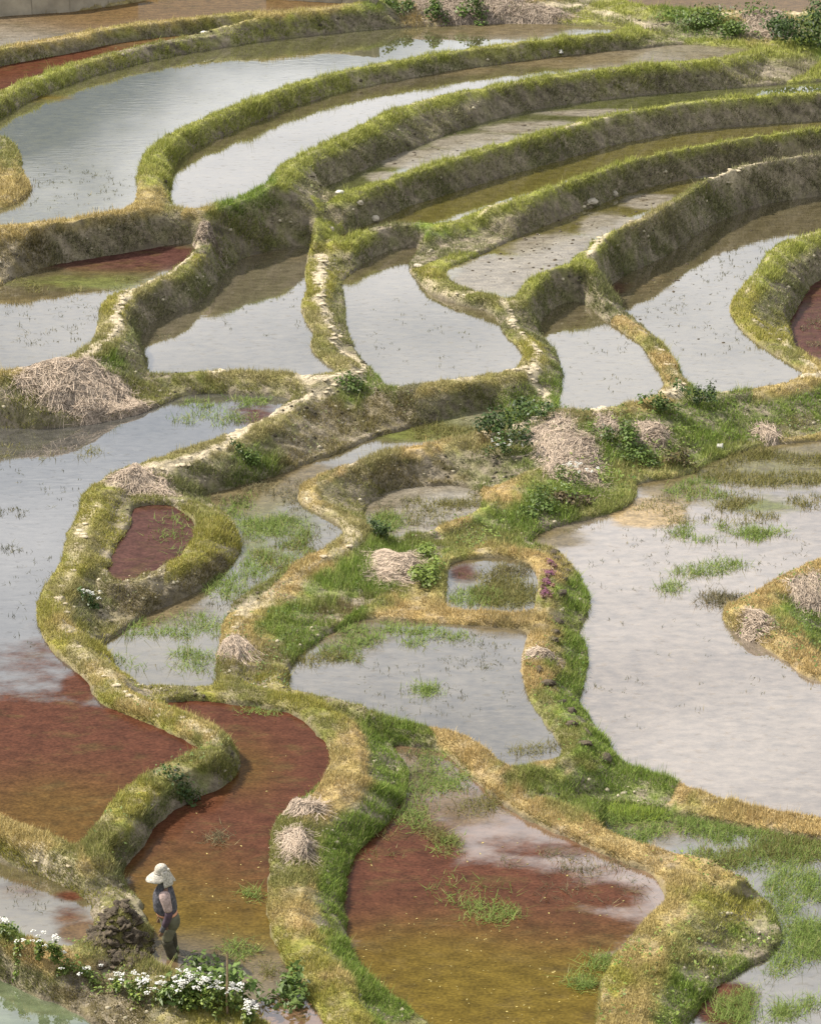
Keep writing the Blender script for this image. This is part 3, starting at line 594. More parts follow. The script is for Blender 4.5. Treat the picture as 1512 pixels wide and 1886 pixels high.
for key, label in BANKS.items():
    a, b = key.split(); i, j = sorted((PK.index(a), PK.index(b)))
    m = cellm & (PID == i * len(PK) + j)
    if a + ' ' + b == '14 20': m &= (PYG[:-1, :-1] > 1050) == key.endswith(' ')
    if not m.any(): print('EMPTY', key); continue
    covered |= m
    Q = CELLQ[m]; F, (ids,) = compact(Q, np.arange(nv * nu))
    col, A, B, wm, pw, so = bank_colours(ids)
    o = mobj('earth_bank', VALL[ids], F, M_soil, None, True, {'col': col})
    tag(o, label, 'earth bank'); bank_obj[key] = o
    # grass on it
    v = visc.ravel()[Q[:, 0]] & (DMIN.ravel()[Q[:, 0]] > -.01)
    Qv = F[v]
    if len(Qv) < 30: continue
    r = np.random.default_rng(i * 100 + j)
    per = 5
    sl_ = SL.ravel()[ids][Qv[:, 0]]; reps = np.round(per * np.clip(np.sqrt(1 + sl_ ** 2), 1, 6)).astype(int)
    Qr = np.repeat(Qv, reps, 0); n = len(Qr); f, g = r.random((2, n, 1))
    Vb = VALL[ids]; P0, P1, P2, P3 = (Vb[Qr[:, k]] for k in range(4))
    pos = (P0 * (1 - f) + P1 * f) * (1 - g) + (P3 * (1 - f) + P2 * f) * g
    nr = np.cross(P1 - P0, P3 - P0); nr /= np.linalg.norm(nr, axis=1)[:, None] + 1e-9
    q0 = Qr[:, 0]; w_, p_ = wm[q0], pw[q0]
    clump = fbm(pos[:, 0] + pos[:, 2], pos[:, 1] + .7 * pos[:, 2], .35, 2, 30)
    lum = B[q0].sum(1)
    green = A[q0][:, 1] - A[q0][:, 0]
    bare = fbm(pos[:, 0] + pos[:, 2], pos[:, 1] - pos[:, 2], .8, 3, 33)
    dens = (.95 - .22 * w_ * (green < .02) + 1.3 * clump - 1.6 * np.clip(bare - .28, 0, .3)) * (1 - .97 * p_)
    keep = r.random(n) < np.clip(dens, .03 * (1 - p_), 1) * .6
    pos, nr, q0, clump = pos[keep], nr[keep], q0[keep], clump[keep]
    dist = pos[:, 1]; big = fbm(pos[:, 0], pos[:, 1], 1.3, 2, 31)
    ln = (.027 + .034 * dist / 60) * (1 + 1.0 * np.clip(clump, -.4, .6)) * (1 + .9 * np.clip(big, -.3, .5)) * (1 + .35 * (green[keep] > .02))
    ln = ln * np.where(r.random(len(ln)) < .05, 2.1, 1.0)
    wd = .0105 + .010 * (dist - 30) / 60
    V, F2, C = blades(pos, nr, A[q0], B[q0], ln, wd, i * 7 + j)
    g_ = mobj('grass', V, F2, M_grass, o, False, {'col': C}); g_['kind'] = 'stuff'; NB += len(F2)
m = cellm & ~covered
if m.any():
    Q = CELLQ[m]; F, (ids,) = compact(Q, np.arange(nv * nu)); col = bank_colours(ids)[0]
    o = mobj('ground', VALL[ids], F, M_soil, None, True, {'col': col}); o['kind'] = 'structure'
print('grass tris', NB)
# hillside round about, below the terraces and on to the horizon
M_hill = mat_plain('hillside', (.12, .12, .045), .95, .4, .15, .5, 2)
hx = np.array([-1500, -400, -120, -40, -15, 0, 15, 40, 120, 400, 1500.]); hy = np.array([-600, -100, -20, 10, 26, 40, 60, 80, 104, 112, 130, 200, 500, 1500.])
HX, HY = np.meshgrid(hx, hy); HZ = np.where(HY < 106, -2.4 + .022 * (HY - 30), np.minimum(1.2 + .12 * (HY - 106), 14)); HZ = np.where(HY < 15, -2.7 + .03 * (15 - HY), HZ); HZ = np.where(HY < -10, 10 + .005 * (-HY), HZ)
hid = np.arange(HX.size).reshape(HX.shape)
o = mobj('terrain', np.stack([HX, HY, HZ], -1).reshape(-1, 3), np.stack([hid[:-1, :-1], hid[:-1, 1:], hid[1:, 1:], hid[1:, :-1]], -1).reshape(-1, 4), M_hill); o['kind'] = 'structure'

# ------------------------------------------------------------------ water
FILM = {'r': (.066, .0255, .0145), 'o': (.088, .062, .011), 'u': (.062, .029, .023), 'g': (.095, .105, .030), 'm': (.175, .155, .122), 'n': (.105, .082, .045),
        'b': (.100, .062, .026), 'k': (.060, .050, .038), 't': (.26, .19, .10)}
GLO = {'r': .07, 'o': .05, 'u': .08, 'm': .38, 'n': .30, 'k': .3, 'b': .22, 't': .3, 'g': .35}
BOT = {k: (.085, .070, .038) for k in PK}
BOT.update({'3': (.085, .080, .040), '6': (.10, .085, .022), '5': (.075, .080, .025), '7': (.10, .085, .025), '16': (.14, .08, .045), '17': (.13, .08, .05), '25': (.09, .11, .06), '18': (.09, .08, .06), '14': (.065, .062, .055), '24': (.16, .13, .10), '23': (.10, .085, .06), '12': (.10, .085, .055)})
ZONES = {  # photo x, y, radius x, y, film, strength
 '14': 'r130,1430,330,150,1.15 o100,1500,190,80,.9 r60,1330,230,90,.62 r90,1230,160,110,.36 u470,765,70,30,.5 r150,1270,60,60,.6',
 '16': 'r430,1400,260,190,1.3 r400,1560,220,120,1.25 o450,1420,70,60,.75 o430,1690,170,75,1.25 o300,1660,80,80,1.0 n440,1800,170,65,.75 k340,1745,90,30,.9 o360,1600,120,80,.55',
 '17': 'r690,1600,170,150,1.1 r880,1650,270,75,.9 r1100,1650,120,40,.62 o860,1800,300,105,1.1 o960,1850,300,120,.95 o760,1860,200,90,.9 r1000,1715,220,60,.85 r980,1560,190,36,.42 n850,1490,120,50,.5 o800,1745,180,60,.8 n770,1430,80,70,.5',
 '19': 'u280,1000,160,120,1.4', '2': 'r0,140,300,80,1.3 b330,70,150,40,.8', '13': 'u220,475,190,28,1.1 g180,520,230,25,.5',
 '9': 'u1512,580,160,90,1.0', '1': 'b350,20,450,50,1.1 m0,70,160,40,.6', '26': 'b1350,0,400,60,1.5', '27': 'b900,-60,300,80,1.2',
 '5': 'm800,295,110,22,1.0 m900,262,110,17,1.0 m1000,236,110,13,1.0 m1150,208,150,8,.9 m720,325,60,12,.8 m880,268,40,8,.9',
 '7': 'm940,505,95,34,1.1 m1030,462,85,32,1.1 m1120,418,60,24,1.0 m1200,372,60,16,.9 m1330,322,130,7,.9 m880,520,50,18,1.0',
 '20': 'n430,920,120,40,.9 n560,890,90,40,.9 g800,785,160,30,1.0 m880,775,70,18,.9 g520,960,120,60,.5 n300,1120,130,50,.6 g480,1000,90,60,.4',
 '21': 'm800,935,130,50,1.3 n720,945,50,40,.9', '24': 'n1390,850,210,45,1.1 g1420,865,180,40,.7 t1195,945,70,28,1.1 n1000,990,90,25,.7 n1250,900,100,40,.6 g1400,930,110,30,.5',
 '22': 'u850,1055,45,30,.5 g930,1095,70,40,.5', '18': 'r1330,1850,70,50,.9 n1200,1520,220,50,.5 n1050,1465,120,30,.6', '15': 'r130,1690,60,30,.5 b155,1718,60,30,.75 r40,1640,70,40,.34 r130,1650,40,16,.5',
 '23': 'n640,1170,110,40,.6 n930,1165,120,20,.4', '8': 'n1180,520,110,50,.3 u1130,530,40,20,.5', '12': 'n480,470,120,25,.4', '4': 'n1120,105,260,24,.9 m1250,95,160,18,.7 n850,130,120,14,.5', '3': 'n950,55,260,25,.5 o80,180,90,14,.4'}
ST2 = 2
sub = np.ix_(np.arange(0, nv, ST2), np.arange(0, nu, ST2))
WX, WY = GX[sub], GY[sub]; wid = np.arange(WX.size).reshape(WX.shape)
WQ = np.stack([wid[:-1, :-1], wid[:-1, 1:], wid[1:, 1:], wid[1:, :-1]], -1)
water_obj = {}
for k, key in enumerate(PK):
    d = D[k][sub]; inn = d < 0.03
    m = inn[:-1, :-1] | inn[1:, :-1] | inn[:-1, 1:] | inn[1:, 1:]
    if not m.any(): continue
    F, (x, y, ds) = compact(WQ[m], WX.ravel(), WY.ravel(), d.ravel())
    z = np.full(len(x), PONDS[key]['z'])
    px, py = proj(x, y, z)
    film = np.zeros((len(x), 3)); gl_ = np.zeros(len(x)); al = np.zeros(len(x)); ws = np.full(len(x), 1e-6)
    for tok in ZONES.get(key, '').split():
        zx, zy, rx, ry, s = map(float, tok[1:].split(','))
        q = np.exp(-(((px - zx) / rx) ** 2 + ((py - zy) / ry) ** 2) * 1.1)
        a_ = np.clip(q * s * 1.25, 0, 1); film += (a_ ** 1.5)[:, None] * np.array(FILM[tok[0]]); ws += a_ ** 1.5; gl_ += a_ ** 1.5 * GLO[tok[0]]; al = np.maximum(al, a_)
    film = np.where(ws[:, None] > 1e-4, film / ws[:, None], np.array(FILM['n']))
    cols = {'film': np.concatenate([film, al[:, None]], 1), 'bottom': np.concatenate([np.tile(np.array(BOT[key]), (len(x), 1)), (gl_ / ws)[:, None]], 1)}
    o = mobj('water', np.stack([x, y, z], 1), F, M_water, None, True, cols); o['kind'] = 'structure'; water_obj[key] = o

# ------------------------------------------------------------------ water weeds
WCOL = {'g': ((.12, .19, .035), (.20, .25, .06)), 'o': ((.17, .15, .04), (.12, .12, .035)), 'd': ((.055, .060, .028), (.09, .09, .04)), 'v': ((.22, .32, .03), (.30, .36, .05)), 'n': ((.15, .12, .06), (.10, .10, .05))}
WEEDS = {  # colour, photo x, y, radius x, y, number of tufts
 '24': ('g1290,905,60,22,70 o1405,935,85,18,160 g1290,980,55,18,70 g1385,985,40,12,60 g1238,1085,24,10,24 g1290,1050,50,14,40 g1340,1040,25,9,25 n1322,1105,50,12,60 o1430,865,150,32,420 o1300,940,130,40,90 o1500,905,50,30,70 g1450,985,60,12,40 d1250,1100,260,250,70 d1300,1000,200,60,60 o1350,835,80,14,110', 'floating green and olive weeds on the wide right pond'),
 '20': ('g500,1000,80,50,240 g430,1070,70,35,120 g350,1170,150,40,210 g470,945,60,30,110 d560,960,70,50,140 g300,1190,70,30,60 g380,1220,80,25,60 o800,785,140,24,330 o540,1020,80,30,120 g250,1215,50,20,25 d450,1110,80,40,50 n470,905,110,25,120', 'green water weeds in the long weedy channel pond'),
 '23': ('g760,1185,120,30,230 g680,1160,60,16,80 g780,1272,30,10,26 o900,1350,110,22,90 o960,1370,70,16,90 d860,1200,90,40,60 o600,1215,60,14,60 d820,1260,180,60,60 g650,1200,60,20,50', 'scattered green weeds in the pond above the large red pond'),
 '22': ('o930,1092,55,26,170 o890,1050,50,16,70 g870,1100,50,16,60 n930,1050,60,14,50', 'olive weeds in the small square pond'),
 '17': ('g800,1430,60,50,130 o850,1530,70,28,140 o950,1480,80,18,110 g905,1680,50,22,38 g780,1500,45,30,80 g1100,1770,28,14,40 g1075,1810,18,10,30 o700,1560,40,40,40 n1000,1560,90,20,70 n1100,1640,120,25,14 g860,1640,80,30,14 n760,1420,40,40,60 o950,1545,130,14,80 o900,1515,110,30,90 g860,1560,60,20,40 n1050,1590,120,18,50', 'green weeds in the large red pond'),
 '18': ('g1150,1492,90,18,260 v1185,1492,60,14,300 g1250,1528,160,30,420 g1390,1565,130,36,300 g1460,1650,55,50,160 g1480,1760,60,60,260 g1440,1830,70,40,200 g1380,1862,80,26,160 o1330,1580,50,20,70 g1500,1690,30,90,100 d1400,1700,60,60,50 o1030,1455,70,16,130 o1450,1560,80,25,150', 'dense green weeds in the bottom right pond'),
 '16': ('g428,1752,40,16,40 g460,1645,20,9,16 n400,1545,16,8,10 g480,1312,40,8,16 d400,1755,90,26,40 n320,1745,30,12,20 o490,1790,16,8,14', 'few green tufts in the farmer\'s red pond'),
 '14': ('d25,945,28,8,26 d20,1012,24,8,20 g430,742,110,9,60 g400,770,90,14,40 d110,870,120,80,24 d60,1100,60,90,26 o60,835,130,12,60', 'sparse dark weeds on the long left pond'),
 '13': ('o150,525,190,14,40 d90,590,100,50,60', 'thin green weeds on the left pond with red strip'),
 '19': ('g325,985,50,40,26', 'few green sprigs in the teardrop-shaped red pond'),
 '21': ('o850,922,50,14,90 g715,962,30,18,60 o770,945,80,26,60 d740,925,60,12,40', 'short grass in the small mud basin'),
 '8': ('d1180,560,80,30,30 d1230,500,50,30,16 d1320,560,120,100,70 d1380,480,60,30,26', 'tiny dark plant tips poking from the right pond'),
 '3': ('d180,360,160,40,60 d120,330,100,30,24', 'tiny dark plant tips in the big sky pond'),
 '12': ('d305,620,12,6,8 d450,560,120,80,16', 'few dark plant tips in the pale left-centre pond'),
 '11': ('d780,610,110,80,26', 'few dark plant tips in the centre grey pond'),
 '10': ('d1110,660,70,60,14', 'few dark plant tips in the wedge-shaped pond'),
 '9': ('n1500,610,30,30,20', 'pale bits in the red pond at the right edge'),
 '15': ('d60,1650,60,30,14', 'few dark plant tips in the small lower left pond')}
for key, (s, label) in WEEDS.items():
    z = PONDS[key]['z']; k = PK.index(key); r = np.random.default_rng(500 + k); VV, CC = [], []
    for tok in s.split():
        zx, zy, rx, ry, n = map(float, tok[1:].split(',')); n = int(n * 1.5)
        a = r.random(n) * 2 * np.pi; q = np.sqrt(r.random(n)); cx = zx + rx * q * np.cos(a); cy = zy + ry * q * np.sin(a)
        X, Y = unproj(cx, cy, z)
        ok = (fbm(X, Y, .7, 2, 44) > -.12 - .2 * (tok[0] == 'd')); X, Y = X[ok], Y[ok]
        iv = np.clip((np.log(Y / Y0) / DV).astype(int), 0, nv - 1); iu = np.clip(((X / Y - U0) / DU).astype(int), 0, nu - 1)
        ok = D[k][iv, iu] < -.02; X, Y = X[ok], Y[ok]
        nb = 4 if tok[0] == 'd' else 9
        m = len(X); size = (.05 if tok[0] == 'd' else .10) * (.6 + .8 * r.random(m))
        P = np.repeat(np.stack([X, Y, np.full(m, z - .004)], 1), nb, 0); sz = np.repeat(size, nb)
        P[:, 0] += r.normal(0, 1, len(P)) * sz * .9; P[:, 1] += r.normal(0, 1, len(P)) * sz * .9
        A, B = (np.tile(np.array(c), (len(P), 1)) for c in WCOL[tok[0]])
        V, F, C = blades(P, np.tile((0, 0, .2), (len(P), 1)), A, B, sz * 1.25, .010 + .012 * (P[:, 1] - 30) / 50, int(zx) + k, .9, .55)
        VV.append(V); CC.append(C)
    V = np.concatenate(VV); C = np.concatenate(CC)
    o = mobj('water_weed', V, np.arange(len(V)).reshape(-1, 3), M_grass, None, False, {'col': C})
    tag(o, label, 'water weed', None, 'stuff')

# ------------------------------------------------------------------ lumps
def ico():
    t = (1 + 5 ** .5) / 2
    v = np.array([(-1, t, 0), (1, t, 0), (-1, -t, 0), (1, -t, 0), (0, -1, t), (0, 1, t), (0, -1, -t), (0, 1, -t), (t, 0, -1), (t, 0, 1), (-t, 0, -1), (-t, 0, 1)], float)
    f = np.array([(0, 11, 5), (0, 5, 1), (0, 1, 7), (0, 7, 10), (0, 10, 11), (1, 5, 9), (5, 11, 4), (11, 10, 2), (10, 7, 6), (7, 1, 8), (3, 9, 4), (3, 4, 2), (3, 2, 6), (3, 6, 8), (3, 8, 9), (4, 9, 5), (2, 4, 11), (6, 2, 10), (8, 6, 7), (9, 8, 1)])
    return v / np.linalg.norm(v[0]), f
def ico2(n=1):
    v, f = ico(); v = [tuple(a) for a in v]; f = [tuple(a) for a in f]
    for _ in range(n):
        mid = {}; nf = []
        def mp(a, b):
            k = (min(a, b), max(a, b))
            if k not in mid:
                p = np.array(v[a]) + np.array(v[b]); v.append(tuple(p / np.linalg.norm(p))); mid[k] = len(v) - 1
            return mid[k]
        for a, b, c in f:
            x, y, z = mp(a, b), mp(b, c), mp(c, a); nf += [(a, x, z), (b, y, x), (c, z, y), (x, y, z)]
        f = nf
    return np.array(v), np.array(f)
IV, IF = ico(); IV2, IF2 = ico2(1); IV3, IF3 = ico2(2)
def lump_mesh(name, mat, seed, sx, sy, sz, rough=.3, lvl=1):
    r = np.random.default_rng(seed); V, F = ((IV, IF), (IV2, IF2), (IV3, IF3))[lvl]
    n = sum(np.sin(V @ r.normal(0, 2.2 * (i + 1), 3) + r.random() * 6) / (i + 1) for i in range(4)) * .5
    V = V * (1 + rough * n[:, None] + r.normal(0, rough * .25, (len(V), 1))) * np.array((sx, sy, sz))
    return mesh_np(name, V, F, mat, lvl == 2)
def place(name, me, p, rz=0, s=1.0, parent=None, tilt=(0, 0)):
    o = bpy.data.objects.new(name, me); o.location = tuple(map(float, p)); o.rotation_euler = (tilt[0], tilt[1], rz)
    o.scale = (s, s, s) if np.isscalar(s) else s
    return link(o, parent)
M_lump = mat_plain('dried_mud', (.44, .375, .265), .95, .3, 6, .6, 30)
M_clod = mat_plain('wet_clod', (.075, .058, .038), .8, .45, 9, .8, 35, .3)
M_stone = mat_plain('pale_stone', (.38, .34, .27), .85, .25, 5, .5, 25)
M_white = mat_plain('white_scrap', (.52, .50, .46), .6, .1, 5, .2, 25)
M_conc = mat_plain('concrete', (.33, .29, .22), .92, .3, 1.6, .5, 25)
M_wood = mat_plain('weathered_wood', (.30, .22, .14), .85, .3, 8, .4, 40)
lumps = [lump_mesh('mud_lump', M_lump, 60 + i, .060, .11, .022, .32, 1) for i in range(6)]
strong = {0: .8, 1: 1, 2: 1, 3: .5, 4: .5, 5: .9, 6: 1, 7: .5, 8: .8, 9: .5, 11: .4, 13: .35, 15: .25, 12: .3}
rr = random.Random(3); nl = 0
for pi, (P3, hw) in enumerate(PATH3):
    if pi not in strong: continue
    for i in range(len(P3) - 1):
        a, b = P3[i, :2], P3[i + 1, :2]; L = float(np.hypot(*(b - a)))
        if L > 6: continue
        st = .15; m_ = max(1, int(L / st)); ang = math.atan2(b[1] - a[1], b[0] - a[0])
        for q in range(m_):
            if rr.random() > strong[pi] * .8: continue
            t = (q + rr.random()) / m_; off = rr.uniform(-.75, .75) * hw
            x = a[0] + (b[0] - a[0]) * t - math.sin(ang) * off; y = a[1] + (b[1] - a[1]) * t + math.cos(ang) * off
            iv = min(max(int(math.log(y / Y0) / DV), 0), nv - 2); iu = min(max(int((x / y - U0) / DU), 0), nu - 2)
            if DMIN[iv, iu] < .06: continue
            i_, j_ = divmod(int(PID[iv, iu]), len(PK)); ow = bank_obj.get(PK[i_] + ' ' + PK[j_])
            if ow and PK[i_] + ' ' + PK[j_] == '14 20' and PYG[iv, iu] > 1050: ow = bank_obj['14 20 ']
            if ow is None: continue
            s = rr.uniform(.6, 1.25) * (.8 + .35 * (y - 30) / 50)
            place('mud_lump', lumps[rr.randrange(6)], (x, y, H[iv, iu] + .004), ang + rr.uniform(-.5, .5), (s, s * rr.uniform(.6, 1.1), s * rr.uniform(.6, 1.1)), ow); nl += 1
print('mud lumps', nl)
# pale pebbles and clods sticking out of the walls, too small to pick apart
def joined_lumps(P, size, seed, flat=.7):
    r = np.random.default_rng(seed); n = len(P)
    V = IV[None] * (size[:, None, None] * (.7 + .6 * r.random((n, 12, 1)))) * np.array((1, 1, flat)) + P[:, None]
    F = IF[None] + 12 * np.arange(n)[:, None, None]
    return V.reshape(-1, 3), F.reshape(-1, 3)
M_peb = mat_attr('wall_pebbles', .9, 0, 0, .2, 20)
for key, o in bank_obj.items():
    i, j = sorted((PK.index(a) for a in key.split()))
    m = np.zeros((nv, nu), bool); m[:-1, :-1] = cellm & (PID == i * len(PK) + j)
    if key[:5] == '14 20': m &= (PYG > 1050) == key.endswith(' ')
    m &= visc & (WALLM > .6) & (DMIN > .06)
    ii = np.nonzero(m.ravel())[0]
    r = np.random.default_rng(900 + i * 40 + j)
    if len(ii) < 100: continue
    P = VALL[ii]; cl = fbm(P[:, 0] + P[:, 2], P[:, 1] - P[:, 2], .5, 2, 61)
    sel = r.random(len(ii)) < np.clip(.022 + .10 * cl, .001, .08)
    P = P[sel]
    if len(P) < 4: continue
    size = (.012 + .042 * r.random(len(P)) ** 2.5) * (.8 + .7 * (P[:, 1] - 30) / 50)
    V, F = joined_lumps(P, size, i + j)
    base_ = np.where(r.random((len(P), 1)) < .45, np.array([[.36, .32, .23]]), np.array([[.07, .06, .04]])) * (.7 + .6 * r.random((len(P), 1)))
    c = mobj('pebbles', V, F, M_peb, o, False, {'col': np.repeat(base_, 12, 0)}); c['kind'] = 'stuff'
# dark crumbs of mud lying in the drained strips
for key, s, label in (('5', '800,285,130,25,60 950,245,130,18,40 1150,205,150,8,24', 'dark crumbs of mud on the upper mud strip'),
                      ('7', '950,480,110,45,130 1050,435,90,35,80 1180,380,60,22,30', 'dark crumbs of mud on the grey mud strip'),
                      ('8', '1300,520,150,120,70 1230,500,40,30,24', 'dark crumbs of mud in the right pond')):
    z = PONDS[key]['z']; k = PK.index(key); r = np.random.default_rng(k); PP = []
    for tok in s.split():
        zx, zy, rx, ry, n = map(float, tok.split(',')); n = int(n); a = r.random(n) * 6.283; q = np.sqrt(r.random(n))
        X, Y = unproj(zx + rx * q * np.cos(a), zy + ry * q * np.sin(a), z)
        iv = np.clip((np.log(Y / Y0) / DV).astype(int), 0, nv - 1); iu = np.clip(((X / Y - U0) / DU).astype(int), 0, nu - 1)
        ok = D[k][iv, iu] < -.05; PP.append(np.stack([X, Y, np.full(n, z)], 1)[ok])
    P = np.concatenate(PP); size = .014 + .055 * r.random(len(P)) ** 4
    V, F = joined_lumps(P, size, 5, .45)
    tag(mobj('mud_crumbs', V, F, M_clod, None, False), label, 'mud crumbs', None, 'stuff')

# ------------------------------------------------------------------ single stones, clods, scraps
def lone(name, label, cat, px, py, size, mat, seed, group=None, sink=.25, lvl=2, rough=.25):
    p = pick(px, py); me = lump_mesh(name, mat, seed, *size, rough, lvl)
    o = place(name, me, (p[0], p[1], p[2] + size[2] * (1 - 2 * sink) * .5), seed * 1.3)
    return tag(o, label, cat, group)
lone('stone', 'large pale stone at the foot of the wall beside the grey mud strip', 'stone', 1092, 374, (.22, .16, .08), M_stone, 1, rough=.4)
lone('stone', 'small pale stone right of the large one below the wall', 'stone', 1131, 358, (.10, .09, .08), M_stone, 2)
lone('stone', 'white stone at the weedy tip reaching into the wide right pond', 'stone', 1324, 826, (.11, .09, .09), M_white, 3)
lone('stone', 'white stone capping the bank end at the water inlet', 'stone', 626, 356, (.13, .11, .07), M_white, 4)
lone('stone', 'flat grey stone just below the white one at the water inlet', 'stone', 632, 367, (.14, .11, .05), M_stone, 5)
lone('stone', 'pale stone on the green bank right of the water inlet', 'stone', 662, 376, (.11, .1, .07), M_stone, 6)
lone('stone', 'pale stone at the right end of the green knob by the olive strip', 'stone', 688, 404, (.11, .09, .08), M_stone, 7)
lone('stone', 'pale stone on the left flank of the green knob', 'stone', 610, 424, (.08, .07, .07), M_stone, 8)
lone('stone', 'pale flat stone on the green bank tip over the centre grey pond', 'stone', 770, 491, (.17, .12, .05), M_stone, 9)
lone('stone', 'pale slab lying on the crest of the tall earth wall', 'stone', 1159, 138, (.22, .16, .05), M_stone, 10)
lone('scrap', 'white scrap at the waterline under the green bank at upper right', 'scrap', 1035, 97, (.13, .07, .06), M_white, 11, rough=.6)
lone('scrap', 'white scrap on the curved green bank at upper left', 'scrap', 377, 60, (.10, .06, .04), M_white, 12, rough=.5)
lone('clod', 'lone black clod on the small mud basin', 'clod', 722, 927, (.06, .05, .08), M_clod, 13)
lone('clod', 'dark floating clump in the pale left-centre pond', 'clod', 361, 612, (.08, .05, .025), M_clod, 14)
lone('stone', 'pale driftwood-like slab lying in the red strip of the left pond', 'stone', 148, 491, (.22, .07, .04), M_stone, 15)
ORD = 'first second third fourth fifth sixth seventh eighth ninth tenth eleventh twelfth thirteenth fourteenth fifteenth sixteenth seventeenth eighteenth nineteenth twentieth last'.split()
CLODS = '1020,1019 1024,1031 1036,1041 1041,1054 1033,1067 1034,1094 1022,1144 1020,1165 1018,1178 1009,1218 994,1234 1006,1260 1033,1297 1046,1310 1055,1334 1078,1352 1079,1371 1115,1398 1175,1412 1196,1420 1240,1437'
for i, t in enumerate(CLODS.split()):
    x, y = map(float, t.split(',')); r = random.Random(i)
    lone('mud_clod', ORD[i] + ' dark mud clod down the brown bank, counted from the pink flowers', 'clod', x, y, (r.uniform(.10, .18), r.uniform(.06, .10), r.uniform(.03, .06)), M_clod, 100 + i, 'dark mud clods along the bank', .2, 2, .42)

# ------------------------------------------------------------------ concrete walls at the top
def wall_run(label, pts, z0, h, th, name='concrete_wall'):
    """blocks butted end to end along a line in plan; each cast section is a part"""
    root = bpy.data.objects.new(name, None); link(root); P = [np.array(unproj(px, py, z0)) for px, py in pts]
    root.location = (float(P[0][0]), float(P[0][1]), z0); tag(root, label, 'wall')
    for i in range(len(P) - 1):
        a, b = P[i], P[i + 1]; d = b - a; L = np.hypot(*d); d = d / L; n = np.array((-d[1], d[0])); m = 8
        V, F = [], []
        rs = np.random.default_rng(i + abs(int(pts[0][0])))
        prof = [(-.04, -.9), (0, 0), (0, h - .03), (.03, h), (th - .03, h), (th, h - .03), (th, -.9)]
        for q in range(m + 1):
            t = .006 + (L - .012) * q / m; j = rs.normal(0, .012, (len(prof), 2))
            for (o_, z), (ja, jb) in zip(prof, j):
                p = a + d * t + n * (o_ + ja); V.append((p[0] - P[0][0], p[1] - P[0][1], z + jb))
        k = len(prof)
        for q in range(m):
            for c in range(k - 1): F.append((q * k + c, q * k + c + 1, (q + 1) * k + c + 1, (q + 1) * k + c))
        me = bpy.data.meshes.new('wall_section'); me.from_pydata(V, [], F + [tuple(range(k)), tuple(range(m * k, m * k + k))][::1]); me.materials.append(M_conc)
        link(bpy.data.objects.new('wall_section', me), root)
wall_run('grey concrete retaining wall behind the brown field at top left', [(-160, 50), (-40, 34), (60, 27), (130, 23), (200, 12), (255, 3)], 2.69, .75, .35)
wall_run('pale concrete wall stub behind the top middle of the brown field', [(490, -2), (560, 3), (630, 7), (692, 12)], 2.69, .45, .3)
wall_run('low pale concrete channel wall sloping down at top right', [(975, 17), (1030, 23), (1090, 30), (1130, 37), (1160, 44)], 1.95, .28, .22)
# bamboo pole beside the white flowers
def tube(name, pts, rad, mat, parent=None, n=6, loc=None):
    pts = np.array(pts, float); V, F = [], []
    rad = rad if hasattr(rad, '__len__') else [rad] * len(pts)
    for i, p in enumerate(pts):
        t = pts[min(i + 1, len(pts) - 1)] - pts[max(i - 1, 0)]; t /= np.linalg.norm(t); s = np.cross(t, (0, 0, 1.) if abs(t[2]) < .9 else (1., 0, 0)); s /= np.linalg.norm(s); u = np.cross(s, t)
        for k in range(n): V.append(p + rad[i] * (math.cos(6.2832 * k / n) * s + math.sin(6.2832 * k / n) * u))
    for i in range(len(pts) - 1):
        for k in range(n): F.append((i * n + k, i * n + (k + 1) % n, (i + 1) * n + (k + 1) % n, (i + 1) * n + k))
    o = mobj(name, V, F, mat, parent)
    if loc is not None: o.location = loc
    return o
p = pick(418, 1868)
o = tube('bamboo_stick', [(0, 0, -.2), (.0, .0, .3), (.012, 0, .6), (.02, .02, .95)], [.017, .016, .015, .012], M_wood, None, 7, tuple(p)); tag(o, 'thin upright bamboo stick among the white flowers', 'stick')

